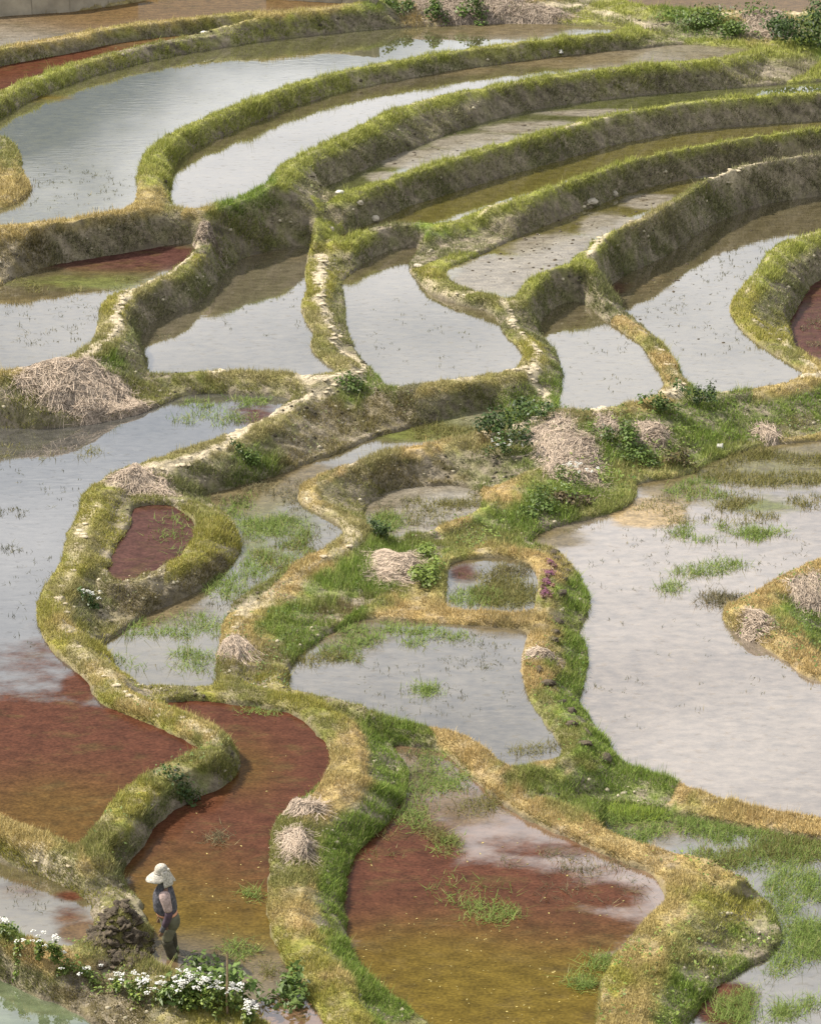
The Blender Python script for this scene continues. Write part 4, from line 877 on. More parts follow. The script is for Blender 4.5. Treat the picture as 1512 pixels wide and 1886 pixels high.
# ------------------------------------------------------------------ straw heaps
def straw_heap(label, px, py, rx, ry, hgt, n, seed, flow=None, tone=1.0, slen=.42):
    hgt *= .36; tone *= .92
    """rx, ry half sizes in metres; a mound that follows the ground, covered in loose straws"""
    r = np.random.default_rng(seed); c = pick(px, py)
    root = bpy.data.objects.new('straw_heap', None); link(root); root.location = tuple(map(float, c)); tag(root, label, 'straw heap'); n = int(n * 2.2)
    def ground(x, y): return height_at(x + c[0], y + c[1]) - c[2]
    def edge(a): return 1 + .16 * np.sin(a * 2 + seed) + .10 * np.sin(a * 5 + 2 * seed) + .06 * np.sin(a * 9 + seed)
    def top(x, y):
        a = np.arctan2(y / ry, x / rx); q = np.hypot(x / rx, y / ry) / edge(a)
        return ground(x, y) + .055 * np.clip(1 - q ** 6, 0, 1) + hgt * np.clip(1 - q ** 2, 0, 1) ** .7 + .35 * hgt * np.sin(x * 9 + seed + 2 * np.sin(3 * y)) * np.sin(y * 8 + x * 2) * (q < .92)
    A_, Q_ = np.meshgrid(np.linspace(0, 2 * np.pi, 33)[:-1], np.linspace(0, 1.02, 12))
    e = edge(A_); X = rx * Q_ * np.cos(A_) * e; Y = ry * Q_ * np.sin(A_) * e; Z = top(X, Y) - .03 * (Q_ > .99)
    V = np.stack([X, Y, Z], -1).reshape(-1, 3); idx = np.arange(12 * 32).reshape(12, 32)
    F = np.stack([idx[:-1], np.roll(idx, -1, 1)[:-1], np.roll(idx, -1, 1)[1:], idx[1:]], -1).reshape(-1, 4)
    colr = np.array((.36, .285, .21)) * tone
    mobj('mound', V, F, M_straw, root, True, {'col': np.tile(colr, (len(V), 1)) * (.6 + .5 * r.random((len(V), 1)))})
    a = r.random(n) * 2 * np.pi; q = np.sqrt(r.random(n)) * np.where(r.random(n) < .12, 1.3, 1.02); e = edge(a); x = rx * q * np.cos(a) * e; y = ry * q * np.sin(a) * e
    th = (r.random(n) * 2 * np.pi) if flow is None else (flow + r.normal(0, .55, n) + .5 * np.sin(x * 4 + seed) + .4 * np.cos(y * 5))
    L = slen * (.5 + r.random(n)); sc_ = .9 + .5 * (c[1] - 30) / 50; wd = .0068 * sc_
    k = 4; t = np.linspace(-.5, .5, k)
    bend = r.normal(0, .35, n)
    px_ = x[:, None] + L[:, None] * t * np.cos(th)[:, None] - bend[:, None] * L[:, None] * (t ** 2) * np.sin(th)[:, None]
    py_ = y[:, None] + L[:, None] * t * np.sin(th)[:, None] + bend[:, None] * L[:, None] * (t ** 2) * np.cos(th)[:, None]
    pz_ = top(px_, py_) + .008 + .022 * r.random((n, 1)) + r.normal(0, .010, (n, k)) + .015 * np.abs(t)[None]
    sx = -np.sin(th)[:, None] * wd * .5; sy = np.cos(th)[:, None] * wd * .5; sz = wd * .3 * r.normal(0, 1, (n, 1))
    Lf = np.stack([px_ - sx, py_ - sy, pz_ - sz], -1); Rt = np.stack([px_ + sx, py_ + sy, pz_ + sz], -1)
    V = np.stack([Lf, Rt], 2).reshape(-1, 3); b = (np.arange(n) * 2 * k)[:, None] + 2 * np.arange(k - 1)[None]
    F = np.stack([b, b + 1, b + 3, b + 2], -1).reshape(-1, 4)
    cc = np.array((.60, .485, .375)) * tone * (.55 + .65 * r.random((n, 1))); dk = r.random(n) < .12; cc[dk] *= .5
    o = mobj('loose_straw', V, F, M_straw, root, False, {'col': np.repeat(cc, 2 * k, 0)}); o['kind'] = 'stuff'
    return root
straw_heap('broad straw heap on the yellow-green bank at the left edge', 152, 708, 1.15, .95, .16, 1500, 1, None)
straw_heap('round straw heap on top of the brown wall by the teardrop-shaped pond', 268, 893, .55, .42, .26, 650, 2, None)
straw_heap('largest straw heap, on the overgrown slope below the wedge-shaped pond', 1045, 832, .72, 1.35, .22, 2000, 3, 1.0)
straw_heap('flat straw heap right of the leafy weeds on the overgrown slope', 1203, 797, .40, .35, .16, 420, 4, .3)
straw_heap('thin strip of straw between the largest heap and the leafy weeds', 1120, 787, .30, .35, .10, 260, 14, .2)
straw_heap('pale straw heap beside the bright green weeds at the picture centre', 726, 1045, .55, .72, .22, 1000, 5, .6, 1.1)
straw_heap('small grey straw heap at the bank corner below the orange grass', 384, 427, .36, .20, .08, 260, 6, .1, .95, .2)
straw_heap('worn straw heap at the lower tip of the golden-crested bank', 437, 1192, .28, .42, .2, 400, 7, 1.3, .9)
straw_heap('loose straw bundle on the bank junction above the large red pond', 690, 1332, .30, .50, .12, 420, 8, 1.9, 1.0, .4)
straw_heap('small upper straw clump on the dry path between the two red ponds', 556, 1488, .26, .17, .12, 260, 9, .4)
straw_heap('larger lower straw clump on the dry path between the two red ponds', 546, 1556, .25, .38, .13, 420, 10, 1.2)
straw_heap('small straw clump on the brown bank between the mud clods', 1003, 1207, .24, .16, .10, 240, 11, .1)
straw_heap('straw clump at the tip of the grassy headland on the right', 1384, 1152, .28, .28, .10, 300, 12, 2.4)
straw_heap('grey straw patch on the headland at the right edge', 1500, 1095, .5, .6, .10, 500, 13, 1.6, .85)
straw_heap('small straw tuft on the green slope near the right edge', 1412, 800, .22, .26, .18, 240, 15, 1.4, .95)
straw_heap('straw scatter along the back bank of the top pond', 905, 22, 2.6, .9, .22, 1500, 16, None, .75, .5)
straw_heap('dry stalk patch on the eroded soil at the top right corner', 1410, 42, .9, .8, .15, 400, 17, None, .9, .4)

# ------------------------------------------------------------------ leafy shrubs and weeds
M_leaf = mat_attr('leaves', .5, 0, 0, 0, 0, .25, .4)
M_stem = mat_plain('stems', (.10, .12, .03), .8, .3, 8, 0, 10)
def leaves(P, nrm, size, cols, seed, pointy=.8):
    r = np.random.default_rng(seed); n = len(P)
    nrm = nrm + r.normal(0, .45, (n, 3)) + np.array((0, 0, .5)); nrm /= np.linalg.norm(nrm, axis=1)[:, None]
    a = np.cross(nrm, r.normal(0, 1, (n, 3))); a /= np.linalg.norm(a, axis=1)[:, None]; b = np.cross(nrm, a)
    s = (size * (.6 + .8 * r.random(n)))[:, None]
    V = np.stack([P - a * s * .5, P + b * s * .32 + nrm * s * .06, P + a * s * .6 - nrm * s * .10, P - b * s * .32 + nrm * s * .06], 1).reshape(-1, 3)
    return V, np.arange(4 * n).reshape(n, 4), np.repeat(cols, 4, 0)
def shrub(label, px, py, rx, ry, h, n, size, ca, cb, seed, name='shrub', cat='shrub', group=None, nstem=7):
    r = np.random.default_rng(seed); c = pick(px, py); root = bpy.data.objects.new(name, None); link(root)
    root.location = tuple(map(float, c)); tag(root, label, cat, group)
    nc = 9; cl = np.stack([r.normal(0, .45, nc) * rx, r.normal(0, .45, nc) * ry, h * (.35 + .6 * r.random(nc))], 1)
    k = r.integers(0, nc, n); d = r.normal(0, 1, (n, 3)); d /= np.linalg.norm(d, axis=1)[:, None]
    P = cl[k] + d * (r.random((n, 1)) ** .4) * np.array((rx * .5, ry * .5, h * .42))
    g = height_at(P[:, 0] + c[0], P[:, 1] + c[1]) - c[2]; P[:, 2] = np.maximum(P[:, 2], .02) + g
    m = r.random((n, 1)); tone = (.55 + .5 * r.random(nc))[k][:, None]
    cols = (np.array(ca) * m + np.array(cb) * (1 - m)) * tone * (.8 + .5 * r.random((n, 1)))
    V, F, C = leaves(P, d, size, cols, seed)
    mobj('leaf_mass', V, F, M_leaf, root, False, {'col': C})['kind'] = 'stuff'
    for q in range(nstem):
        a = cl[q % nc]; g0 = float(height_at(a[0] * .3 + c[0], a[1] * .3 + c[1]) - c[2])
        tube('stem', [(a[0] * .3, a[1] * .3, g0 - .05), (a[0] * .6, a[1] * .6, g0 + a[2] * .5), (a[0], a[1], g0 + a[2])], [.012, .009, .005], M_stem, root, 5)
    return root
DG = ((.045, .085, .018), (.085, .135, .030)); MG = ((.085, .150, .025), (.150, .210, .045)); BG = ((.17, .25, .04), (.25, .31, .06))
shrub('dark leafy shrub left of the largest straw heap', 925, 815, .55, .6, .5, 700, .085, *DG, 21)
shrub('dark weedy shrub touching the top of the largest straw heap', 985, 772, .45, .45, .4, 450, .075, *DG, 22)
shrub('bright leafy weeds between the two straw heaps on the slope', 1150, 815, .38, .45, .3, 420, .075, *MG, 23)
shrub('low leafy weeds above the small white stone', 1180, 850, .5, .35, .2, 420, .07, *MG, 24)
shrub('leafy shrub on the crest left of the flat straw heap\'s upper edge', 1212, 762, .35, .3, .35, 320, .08, *MG, 25)
shrub('dark round shrub at the bank corner between wedge and right ponds', 1285, 745, .4, .35, .4, 380, .07, *DG, 26)
shrub('dark shrub on the crest above the pale straw heap at the centre', 697, 990, .26, .28, .4, 320, .07, *DG, 27)
shrub('bright green weeds right of the pale straw heap at the centre', 790, 1070, .4, .55, .3, 650, .07, *BG, 28)
shrub('yellow-green weeds above the pale straw heap at the centre', 785, 1020, .35, .3, .22, 350, .06, *BG, 29)
shrub('large-leaved green shrub under the white flowers by the farmer', 365, 1850, .6, .45, .5, 900, .085, *MG, 30)
shrub('large-leaved green shrub at the bottom edge right of the bamboo stick', 525, 1868, .38, .35, .42, 520, .085, *MG, 31)
shrub('tall dark shrub at the upper right edge', 1500, 85, 1.1, .9, 1.2, 1300, .12, *DG, 32)
shrub('dark shrub hanging over the eroded soil at top right', 1428, 60, .5, .4, .5, 350, .10, *DG, 33)
shrub('green weeds along the slope under the brown field at top right', 1290, 42, 1.6, .8, .4, 900, .10, *MG, 34)
shrub('green weeds left of the eroded soil at top right', 1345, 65, .6, .5, .4, 350, .10, *MG, 44)
shrub('green bush right of the dry stalks at the back of the top pond', 868, 30, .55, .4, .55, 420, .10, *MG, 35)
shrub('green bush left of the dry stalks at the back of the top pond', 803, 32, .5, .4, .5, 360, .10, *MG, 36)
shrub('green bush at the bank end where the brown field stops', 740, 22, .5, .4, .35, 300, .10, *MG, 37)
shrub('small lush tuft where two pale footpaths meet', 640, 712, .35, .28, .22, 260, .07, *MG, 38)
shrub('lush weeds on the bank right of the mud basin', 1000, 935, .6, .5, .2, 500, .065, *MG, 39)
shrub('brown wilted weed patch below the white-flowered plant', 1055, 925, .5, .3, .2, 420, .07, (.10, .075, .035), (.17, .13, .06), 40)
shrub('reddish brown weeds over the undercut bank of the wide pond', 1255, 858, .42, .25, .25, 320, .07, (.13, .085, .035), (.12, .13, .04), 41)
shrub('small dark weed clump on the brown wall near the channel pond', 460, 855, .35, .2, .25, 240, .07, *MG, 42)
shrub('weed clump on the green side of the winding mossy bank', 340, 1470, .35, .2, .22, 260, .06, *DG, 43)

# ------------------------------------------------------------------ flowering plants
M_petal = mat_plain('white_petals', (.80, .79, .74), .7, .08, 20, 0, 10, .2, None, .2)
M_pink = mat_plain('pink_petals', (.42, .17, .30), .7, .25, 20, 0, 10, .2, None, .2)
def head_mesh(name, mat, seed, rad=.034, nb=7):
    """a flat umbel of small blossoms"""
    r = np.random.default_rng(seed); o8 = np.array([(1, 0, 0), (0, 1, 0), (-1, 0, 0), (0, -1, 0), (0, 0, .6), (0, 0, -.4)], float)
    f8 = np.array([(0, 1, 4), (1, 2, 4), (2, 3, 4), (3, 0, 4), (1, 0, 5), (2, 1, 5), (3, 2, 5), (0, 3, 5)]); V, F = [], []
    for q in range(nb):
        a = 6.283 * q / (nb - 1) + r.random(); d = 0 if q == 0 else rad * (.6 + .5 * r.random()); s = rad * (.36 + .25 * r.random())
        V.append(o8 * s + np.array((d * math.cos(a), d * math.sin(a), -.35 * d + r.normal(0, .006)))); F.append(f8 + 6 * q)
    return mesh_np(name, np.concatenate(V), np.concatenate(F), mat, False)
heads = [head_mesh('flower_head', M_petal, 70 + i) for i in range(4)]; pinks = [head_mesh('flower_head', M_pink, 80 + i, .03, 5) for i in range(3)]
def flower_plant(label, px, py, rx, ry, h, nh, seed, pool=heads, group=None, hs=1.0, ca=MG[0], cb=BG[1]):
    root = shrub(label, px, py, rx, ry, h * .75, int(90 + nh * 9), .055, ca, cb, seed, 'flowering_plant', 'flowering plant', group, 5)
    c = np.array(root.location); r = np.random.default_rng(seed + 1000)
    for q in range(nh):
        x, y = r.normal(0, .5) * rx, r.normal(0, .5) * ry; z = float(height_at(x + c[0], y + c[1]) - c[2]) + h * (.85 + .25 * r.random())
        o = bpy.data.objects.new('flower_head', pool[q % len(pool)]); o.location = (x, y, z); s = hs * (.7 + .6 * r.random()); o.scale = (s, s, s)
        o.rotation_euler = (r.normal(0, .3), r.normal(0, .3), r.random() * 6); link(o, root)
flower_plant('white-flowered plant at the foot of the largest straw heap', 1058, 888, .38, .32, .38, 22, 301, hs=.9)
GRP = None
flower_plant('white-flowered plant cut by the left edge above the corner pond', 8, 1728, .14, .14, .30, 4, 302)
flower_plant('small white-flowered plant second from the left edge', 36, 1752, .12, .10, .22, 3, 303)
flower_plant('lone upright white-flowered plant against the small lower left pond', 76, 1768, .10, .08, .42, 6, 304)
flower_plant('taller white-flowered plant beside the lone upright one', 102, 1776, .11, .09, .44, 9, 305)
flower_plant('sparse white-flowered plant below the dug mud, left part', 125, 1792, .12, .10, .2, 2, 306)
flower_plant('white-flowered plant directly below the dug mud heap', 165, 1806, .16, .12, .2, 4, 307)
flower_plant('white-flowered plant left of the dense flower drift', 218, 1826, .14, .12, .28, 6, 308)
flower_plant('white-flowered plant at the left end of the dense flower drift', 258, 1838, .15, .12, .32, 12, 309)
flower_plant('white-flowered plant just below the farmer\'s boots', 300, 1846, .17, .12, .32, 12, 310)
flower_plant('fullest white-flowered plant of the drift, above the large-leaved shrub', 345, 1858, .22, .16, .52, 30, 311)
flower_plant('white-flowered plant of the drift left of the bamboo stick', 388, 1862, .20, .15, .50, 24, 312)
flower_plant('white-flowered plant behind the bamboo stick', 428, 1870, .18, .14, .46, 15, 313)
flower_plant('small white-flowered plant between the bamboo stick and bottom shrub', 458, 1886, .14, .12, .32, 12, 314)
flower_plant('small white-flowered plant on the wall left of the channel pond', 168, 1112, .16, .14, .22, 9, 315, ca=DG[0], cb=DG[1])
flower_plant('white-dotted plant among the dark leaves left of the largest straw heap', 925, 838, .3, .25, .35, 12, 316, hs=.8, ca=DG[0], cb=DG[1])
for i, (x, y) in enumerate(((1017, 1040), (1013, 1058), (1009, 1076), (1004, 1094))):
    flower_plant(('top', 'upper middle', 'lower middle', 'lowest')[i] + ' pink-flowered plant of the row beside the small square pond', x, y,   .10, .17, .07, 46, 330 + i, pinks, 'pink flowers in a row', .5, (.25, .12, .10), (.20, .14, .06))

# ------------------------------------------------------------------ dug mud heap beside the farmer
def mud_heap():
    c = pick(222, 1712); root = bpy.data.objects.new('mud_heap', None); link(root); root.location = tuple(map(float, c))
    tag(root, 'heap of freshly dug dark mud clods left of the farmer', 'mud heap')
    r = random.Random(9); ms = [lump_mesh('clod', M_clod, 200 + i, .10, .08, .05, .6, 2) for i in range(7)]
    for i in range(110):
        a = r.random() * 6.283; q = math.sqrt(r.random()); x = .48 * q * math.cos(a); y = .62 * q * math.sin(a)
        z = float(height_at(c[0] + x, c[1] + y) - c[2]) + .04 * (1 - q)
        s = r.uniform(.3, 1.05); o = bpy.data.objects.new('clod', ms[i % 7]); o.location = (x, y, z); o.scale = (s, s, s * r.uniform(.7, 1.2)); o.rotation_euler = (r.uniform(-.5, .5), r.uniform(-.5, .5), r.random() * 6); link(o, root)
mud_heap()

# ------------------------------------------------------------------ leafy ground cover on the overgrown slopes
WD = (.075, .085, .030); WL = (.21, .23, .09); WB = (.30, .25, .13)
for key, frac, size, ca, cb in ((('10 24', .05, .06, MG[0], BG[1]), ('8 24', .045, .06, DG[1], BG[0]), ('21 24', .035, .055, MG[0], BG[1]), ('20 24', .06, .06, MG[0], MG[1]), ('10 20', .03, .06, DG[0], MG[1]),
                                ('21 22', .05, .05, MG[0], BG[1]), ('16 25', .03, .045, MG[0], BG[1]), ('15 25', .02, .045, MG[0], BG[1]), ('20 23', .02, .045, DG[1], MG[1]), ('23 24', .02, .045, MG[0], BG[0]),
                                ('4 26', .04, .09, DG[1], MG[1]), ('3 27', .02, .08, MG[0], MG[1]), ('24 28', .03, .05, DG[1], MG[1]), ('17 18', .012, .05, MG[0], BG[1]), ('14 16', .01, .045, DG[1], MG[1]),
                                ('4 5', .02, .06, WD, WL), ('5 6', .022, .06, WD, WL), ('6 7', .022, .06, WD, WL), ('7 8', .03, .055, WD, WL), ('12 13', .02, .05, WD, WL), ('14 20', .014, .05, WD, WL), ('3 13', .015, .055, WB, WL), ('8 9', .02, .05, WD, WL),
                                ('7 10', .03, .05, WD, WL), ('10 11', .02, .05, WD, WL), ('4 12', .02, .055, WD, WL), ('11 20', .014, .05, WD, WL), ('2 3', .012, .07, WD, WL), ('3 4', .012, .06, WD, WL), ('1 2', .012, .07, WD, WB), ('19 20', .012, .045, WD, WB), ('20 21', .012, .045, WD, WB))):
    if key not in bank_obj: continue
    i, j = sorted((PK.index(a) for a in key.split())); m = np.zeros((nv, nu), bool); m[:-1, :-1] = cellm & (PID == i * len(PK) + j); m &= visc & (DMIN > .05) & (PW < .3)
    if ca in (WD, WB): m &= WALLM > .4
    if key == '14 20': m &= PYG < 1050
    ii = np.nonzero(m.ravel())[0]; r = np.random.default_rng(i * 50 + j); P = VALL[ii]
    cl = fbm(P[:, 0], P[:, 1], .7, 3, 91); P = P[r.random(len(P)) < np.clip(frac * 3 * (cl + .12) * 2, 0, .5)]
    if len(P) < 10: continue
    P = np.repeat(P, 2, 0) + r.normal(0, .03, (2 * len(P), 3)) + np.array((0, 0, .05)); P[:, 2] += .10 * r.random(len(P)) ** 2
    mm = r.random((len(P), 1)); cols = (np.array(ca) * mm + np.array(cb) * (1 - mm)) * (.6 + .6 * r.random((len(P), 1)))
    V, F, C = leaves(P, np.zeros((len(P), 3)) + np.array((0, -.1, .6)), size, cols, i + j)
    mobj('leafy_weeds', V, F, M_leaf, bank_obj[key], False, {'col': C})['kind'] = 'stuff'

# ------------------------------------------------------------------ pale bits afloat on the red ponds
for key, s, label in (('17', '850,1790,300,110,130 900,1640,300,90,40', 'tiny pale leaves afloat on the large red pond'), ('16', '430,1650,80,110,30 420,1450,150,100,24', 'tiny pale leaves afloat on the farmer\'s red pond')):
    z = PONDS[key]['z']; k = PK.index(key); r = np.random.default_rng(k + 77); PP = []
    for tok in s.split():
        zx, zy, rx, ry, n = map(float, tok.split(',')); n = int(n); a = r.random(n) * 6.283; q = np.sqrt(r.random(n)); X, Y = unproj(zx + rx * q * np.cos(a), zy + ry * q * np.sin(a), z)
        iv = np.clip((np.log(Y / Y0) / DV).astype(int), 0, nv - 1); iu = np.clip(((X / Y - U0) / DU).astype(int), 0, nu - 1); ok = D[k][iv, iu] < -.05
        PP.append(np.stack([X, Y, np.full(n, z + .006)], 1)[ok])
    P = np.concatenate(PP); cols = np.array((.42, .34, .12)) * (.5 + .8 * r.random((len(P), 1)))
    V, F, C = leaves(P, np.tile((0, 0, 2.), (len(P), 1)), .034, cols, k)
    tag(mobj('floating_leaves', V, F, M_leaf, None, False, {'col': C}), label, 'floating leaves', None, 'stuff')

# ------------------------------------------------------------------ the farmer
def loft(name, rings, mat, parent, n=20, caps=True, cols=None, fold=0.0, seed=0, sub=1):
    """rings: (x, y, z, half depth x, half width y[, tilt]) stacked elliptical sections"""
    r = np.random.default_rng(seed); V, F = [], []; ph = r.random(6) * 6.28
    for i, g in enumerate(rings):
        x, y, z, a, b = g[:5]; t = g[5] if len(g) > 5 else 0.0
        for k in range(n):
            th = 2 * math.pi * k / n; w = 1 + fold * (math.sin(3 * th + ph[0] + i * 1.1) * .6 + math.sin(5 * th + ph[1] - i * 1.9) * .5 + math.sin(2 * i + th + ph[2]) * .6)
            dx, dy = a * w * math.cos(th), b * w * math.sin(th)
            V.append((x + dx * math.cos(t), y + dy, z - dx * math.sin(t)))
    m = len(rings)
    for i in range(m - 1):
        for k in range(n): F.append((i * n + k, i * n + (k + 1) % n, (i + 1) * n + (k + 1) % n, (i + 1) * n + k))
    if caps: F += [tuple(range(n))[::-1], tuple(range((m - 1) * n, m * n))]
    me = bpy.data.meshes.new(name); me.from_pydata(V, [], F); me.materials.append(mat); me.polygons.foreach_set('use_smooth', [True] * len(F)); me.update()
    o = link(bpy.data.objects.new(name, me), parent)
    if sub: s_ = o.modifiers.new('smooth', 'SUBSURF'); s_.levels = sub; s_.render_levels = sub
    return o
def sweep(name, pts, mat, parent, n=14, fold=0.0, seed=0, sub=1, caps=True):
    """pts: (x, y, z, radius) along a limb, sections square to the limb"""
    r = np.random.default_rng(seed); P = np.array(pts, float); V, F = [], []
    for i in range(len(P)):
        t = P[min(i + 1, len(P) - 1), :3] - P[max(i - 1, 0), :3]; t /= np.linalg.norm(t); s = np.cross(t, (1., 0, 0)); s /= np.linalg.norm(s); u = np.cross(s, t)
        for k in range(n):
            th = 6.28318 * k / n; w = 1 + fold * (math.sin(2 * th + i * 2.3 + seed) + .7 * math.sin(3 * th - i * 1.7))
            V.append(P[i, :3] + P[i, 3] * w * (math.cos(th) * s + math.sin(th) * u))
    for i in range(len(P) - 1):
        for k in range(n): F.append((i * n + k, i * n + (k + 1) % n, (i + 1) * n + (k + 1) % n, (i + 1) * n + k))
    if caps: F += [tuple(range(n))[::-1], tuple(range((len(P) - 1) * n, len(P) * n))]
    me = bpy.data.meshes.new(name); me.from_pydata([tuple(v) for v in V], [], F); me.materials.append(mat); me.polygons.foreach_set('use_smooth', [True] * len(F)); me.update()
    o = link(bpy.data.objects.new(name, me), parent)
    if sub: s_ = o.modifiers.new('smooth', 'SUBSURF'); s_.levels = sub; s_.render_levels = sub
    return o
def farmer():
    fx, fy = map(float, unproj(315, 1757, PONDS['16']['z']))
    root = bpy.data.objects.new('person', None); link(root); root.location = (fx, fy, PONDS['16']['z'])
    tag(root, 'farmer in cream sun hat, dark vest and muddy trousers standing in the red pond', 'person')
    M_skin = mat_plain('skin', (.20, .12, .085), .6, .1, 6, 0, 10)
    M_vest = mat_plain('vest_cloth', (.060, .060, .072), .9, .5, 26, .2, 60, .2, (.135, .130, .150))
    M_shirt = mat_plain('shirt_cloth', (.36, .27, .25), .9, .35, 30, .2, 60, .2)
    M_hem = mat_plain('hem_cloth', (.55, .27, .16), .9, .15, 14, .1, 60, .2)
    M_slv = mat_plain('sleeve_cover', (.075, .052, .070), .9, .3, 12, .2, 60, .2)
    M_trs = mat_plain('trouser_cloth', (.135, .130, .088), .9, .3, 5, .25, 40, .2)
    M_mud = mat_plain('muddy_cloth', (.050, .045, .028), .75, .45, 9, .4, 40, .3)
    M_hat = mat_plain('hat_cloth', (.36, .33, .28), .9, .4, 42, .15, 60, .2, (.58, .54, .47))
    M_scarf = mat_plain('scarf_cloth', (.085, .085, .095), .9, .4, 20, .2, 60, .2)
    M_boot = mat_plain('boot_rubber', (.16, .19, .07), .5, .5, 7, .2, 40, .4)
    # body: one skin grown over a skeleton
    J = {'pel': (.00, 0, .66, .115), 'sp': (-.05, 0, .84, .115), 'ch': (-.055, 0, 1.02, .12), 'nk': (-.06, 0, 1.15, .052), 'hd0': (-.075, 0, 1.22, .070), 'hd1': (-.085, 0, 1.32, .085), 'hd2': (-.08, 0, 1.39, .05)}
    E_ = [('pel', 'sp'), ('sp', 'ch'), ('ch', 'nk'), ('nk', 'hd0'), ('hd0', 'hd1'), ('hd1', 'hd2')]
    for s, sd in ((-1, 'n'), (1, 'f')):
        q = 0 if s < 0 else 1
        J.update({'hip' + sd: (.00, s * .095, .60, .085), 'kn' + sd: (-.05 + .05 * q, s * .10, .28, .055), 'an' + sd: (.05 - .02 * q, s * .10, -.06, .040), 'to' + sd: (-.09, s * .11, -.14, .032),
                  'sh' + sd: (-.045, s * .165, 1.07, .055), 'el' + sd: (.025 - .05 * q, s * .225, .80, .042), 'wr' + sd: (-.055 - .06 * q, s * .205, .575, .028), 'pa' + sd: (-.085 - .06 * q, s * .20, .51, .030)})
        E_ += [('pel', 'hip' + sd), ('hip' + sd, 'kn' + sd), ('kn' + sd, 'an' + sd), ('an' + sd, 'to' + sd), ('ch', 'sh' + sd), ('sh' + sd, 'el' + sd), ('el' + sd, 'wr' + sd), ('wr' + sd, 'pa' + sd)]
        px, py, pz, _ = J['pa' + sd]
        for f_, (ox, ln) in enumerate(((-.026, .072), (-.009, .082), (.009, .078), (.025, .062))):
            a, b = 'fa%d' % f_ + sd, 'fb%d' % f_ + sd
            J[a] = (px + ox * .9 - .012, py, pz - .035 - ln * .3, .0095); J[b] = (px + ox - .030, py - s * .012, pz - .035 - ln, .0085); E_ += [('pa' + sd, a), (a, b)]
        J['ta' + sd] = (px - .036, py - s * .01, pz - .005, .010); J['tb' + sd] = (px - .055, py - s * .012, pz - .045, .009); E_ += [('pa' + sd, 'ta' + sd), ('ta' + sd, 'tb' + sd)]
    names = list(J); me = bpy.data.meshes.new('body'); me.from_pydata([J[k][:3] for k in names], [(names.index(a), names.index(b)) for a, b in E_], []); me.update()
    body = link(bpy.data.objects.new('body', me), root); me.materials.append(M_skin)
    sk = body.modifiers.new('skin', 'SKIN'); sk.use_smooth_shade = True
    if not me.skin_vertices: 
        bpy.context.view_layer.objects.active = body
    if me.skin_vertices:
        for v, k in zip(me.skin_vertices[0].data, names):
            v.radius = (J[k][3], J[k][3]); v.use_root = (k == 'pel')
    ss = body.modifiers.new('smooth', 'SUBSURF'); ss.levels = 1; ss.render_levels = 1
    # nose, mouth and eyes under the brim (she looks to the left of the picture)
    sweep('nose', [(-.150, 0, 1.305, .010), (-.172, 0, 1.278, .016), (-.158, 0, 1.268, .010)], M_skin, body, 8)
    M_eye = mat_plain('eyes', (.02, .015, .012), .3, .1, 5, 0, 5); M_lip = mat_plain('lips', (.25, .09, .075), .5, .1, 5, 0, 5)
    for s in (-1, 1): place('eye', mesh_np('eye', IV2 * np.array((.008, .014, .007)), IF2, M_eye), (-.158, s * .032, 1.312), 0, 1, body)
    place('mouth', mesh_np('mouth', IV2 * np.array((.010, .024, .007)), IF2, M_lip), (-.150, 0, 1.235), 0, 1, body)
    # clothes
    loft('scarf', [(-.055, 0, 1.08, .10, .12), (-.062, 0, 1.13, .088, .092, .1), (-.075, 0, 1.18, .085, .085, .1), (-.082, 0, 1.22, .088, .084, .1), (-.080, 0, 1.255, .080, .080)], M_scarf, root, 18, True, None, .06, 3)
    loft('vest', [(-.035, 0, .70, .150, .165), (-.045, 0, .73, .172, .178), (-.062, 0, .82, .172, .178), (-.066, 0, .93, .165, .176), (-.060, 0, 1.02, .150, .170), (-.052, 0, 1.09, .118, .155), (-.055, 0, 1.125, .085, .10)], M_vest, root, 26, True, None, .045, 5)
    loft('shirt_hem', [(-.022, 0, .655, .150, .168), (-.030, 0, .69, .156, .170), (-.04, 0, .72, .150, .165)], M_hem, root, 22, True, None, .02, 6)
    tr = loft('trousers', [(.012, 0, .40, .09, .11), (.014, 0, .47, .135, .155), (.012, 0, .56, .148, .165), (-.006, 0, .64, .142, .160), (-.02, 0, .68, .136, .155)], M_trs, root, 24, True, None, .03, 7)
    for s in (-1, 1):
        q = 0 if s < 0 else 1
        sweep('trouser_leg', [(.01, s * .080, .52, .095), (-.012, s * .085, .42, .092), (-.03 + .03 * q, s * .090, .33, .082), (-.035 + .04 * q, s * .092, .26, .076)], M_trs, tr, 16, .05, 8 + q)
        sweep('muddy_leg', [(-.032 + .04 * q, s * .092, .30, .083), (-.03 + .04 * q, s * .094, .24, .082), (-.005 + .02 * q, s * .098, .15, .076), (.02, s * .10, .07, .074), (.035, s * .10, .01, .072), (.04, s * .10, -.06, .07)], M_mud, tr, 16, .08, 10 + q)
        loft('boot', [(.035, s * .102, -.12, .10, .055), (.028, s * .102, -.03, .085, .058), (.04, s * .102, .05, .074, .070), (.038, s * .102, .085, .072, .070)], M_boot, root, 14, True, None, .03, 12 + q)
        sweep('shirt_sleeve', [(-.05, s * .115, 1.085, .070), (-.042, s * .165, 1.06, .086), (-.015 - .02 * q, s * .200, .96, .072), (.012 - .04 * q, s * .218, .86, .064), (.02 - .05 * q, s * .222, .815, .060)], M_shirt, root, 16, .05, 14 + q)
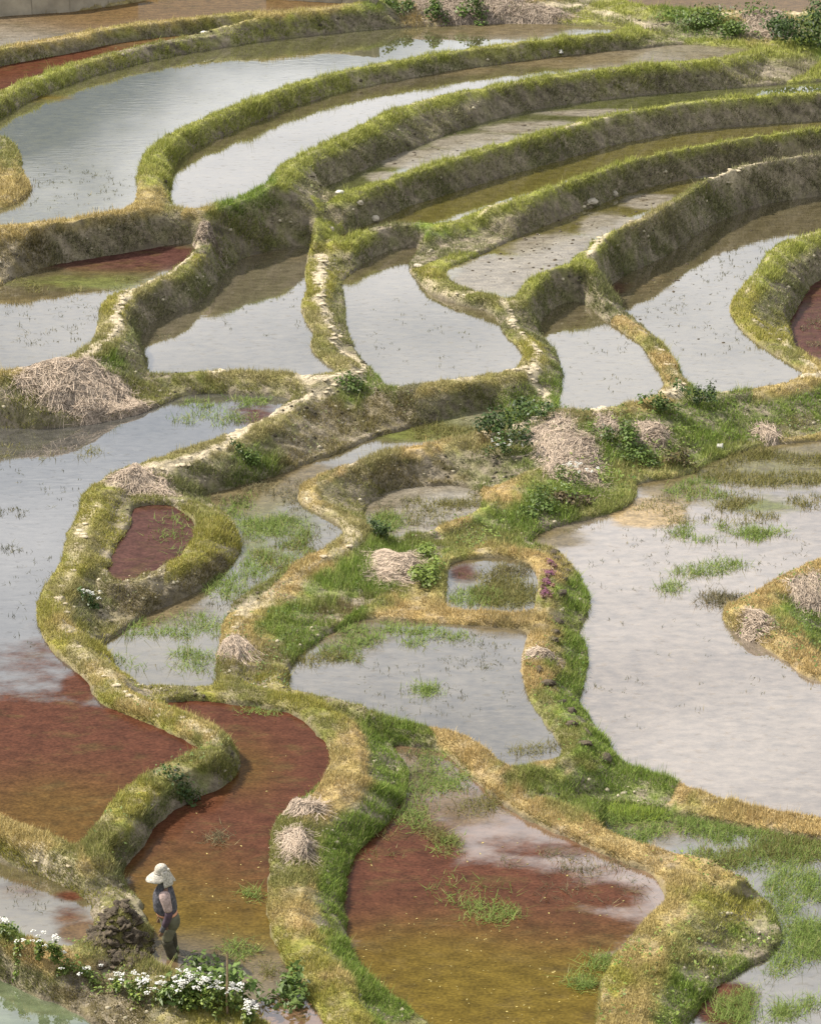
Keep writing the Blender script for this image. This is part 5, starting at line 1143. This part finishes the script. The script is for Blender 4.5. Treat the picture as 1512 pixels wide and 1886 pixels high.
        sweep('sleeve_cover', [(.018 - .05 * q, s * .222, .835, .056), (.024 - .05 * q, s * .225, .79, .060), (-.005 - .055 * q, s * .218, .69, .056), (-.035 - .06 * q, s * .210, .62, .050), (-.055 - .06 * q, s * .205, .575, .050)], M_slv, root, 14, .05, 16 + q)
        sweep('glove_cuff', [(-.052 - .06 * q, s * .205, .59, .040), (-.070 - .06 * q, s * .203, .55, .040), (-.083 - .06 * q, s * .20, .510, .038), (-.095 - .06 * q, s * .20, .475, .034)], M_scarf, root, 10, .03, 18 + q)
    # sun hat: crown, wide brim dipping in front, pleated neck cloth
    hat = bpy.data.objects.new('hat', None); link(hat, root); hat.location = (-.085, 0, 1.315); hat.rotation_euler = (0, -.10, 0); hat.scale = (.84, .82, .88)
    loft('crown', [(0, 0, .00, .118, .112), (0, 0, .05, .118, .112), (.004, 0, .11, .110, .104), (.008, 0, .15, .085, .080), (.01, 0, .168, .045, .042)], M_hat, hat, 22, True, None, .025, 21)
    V, F = [], []; n = 40; R = 6
    for i in range(R):
        t = i / (R - 1)
        for k in range(n):
            th = 6.28318 * k / n; front = max(0, -math.cos(th)); back = max(0, math.cos(th))
            rad = .112 + t * (.070 + .095 * front ** 1.5 - .05 * back); z = .025 - t * (.070 + .035 * front * t + .03 * abs(math.sin(th)) ** 2) + .010 * t * math.sin(5 * th + 1)
            V.append((rad * math.cos(th), rad * .98 * math.sin(th), z))
    for i in range(R - 1):
        for k in range(n): F.append((i * n + k, i * n + (k + 1) % n, (i + 1) * n + (k + 1) % n, (i + 1) * n + k))
    o = mobj('brim', V, F, M_hat, hat); sm = o.modifiers.new('thick', 'SOLIDIFY'); sm.thickness = .008
    V, F = [], []; n = 26; R = 8
    for i in range(R):
        t = i / (R - 1)
        for k in range(n):
            th = (k / (n - 1) - .5) * 2.9; rad = .116 + t * .070 + .020 * t * math.sin(th * 7) ; V.append((rad * math.cos(th) + .015 * t, rad * 1.0 * math.sin(th), .075 - t * (.235 + .02 * math.sin(th * 4))))
    for i in range(R - 1):
        for k in range(n - 1): F.append((i * n + k, i * n + k + 1, (i + 1) * n + k + 1, (i + 1) * n + k))
    o = mobj('neck_cloth', V, F, M_hat, hat); sm = o.modifiers.new('thick', 'SOLIDIFY'); sm.thickness = .006
    sweep('hat_band', [(.118 * math.cos(a), .113 * math.sin(a), .045, .010) for a in np.linspace(.9, 5.4, 16)], M_hat, hat, 8)
    place('bow', mesh_np('bow', IV2 * np.array((.03, .035, .028)), IF2, M_hat), (.125, -.03, .075), .4, 1, hat)
farmer()
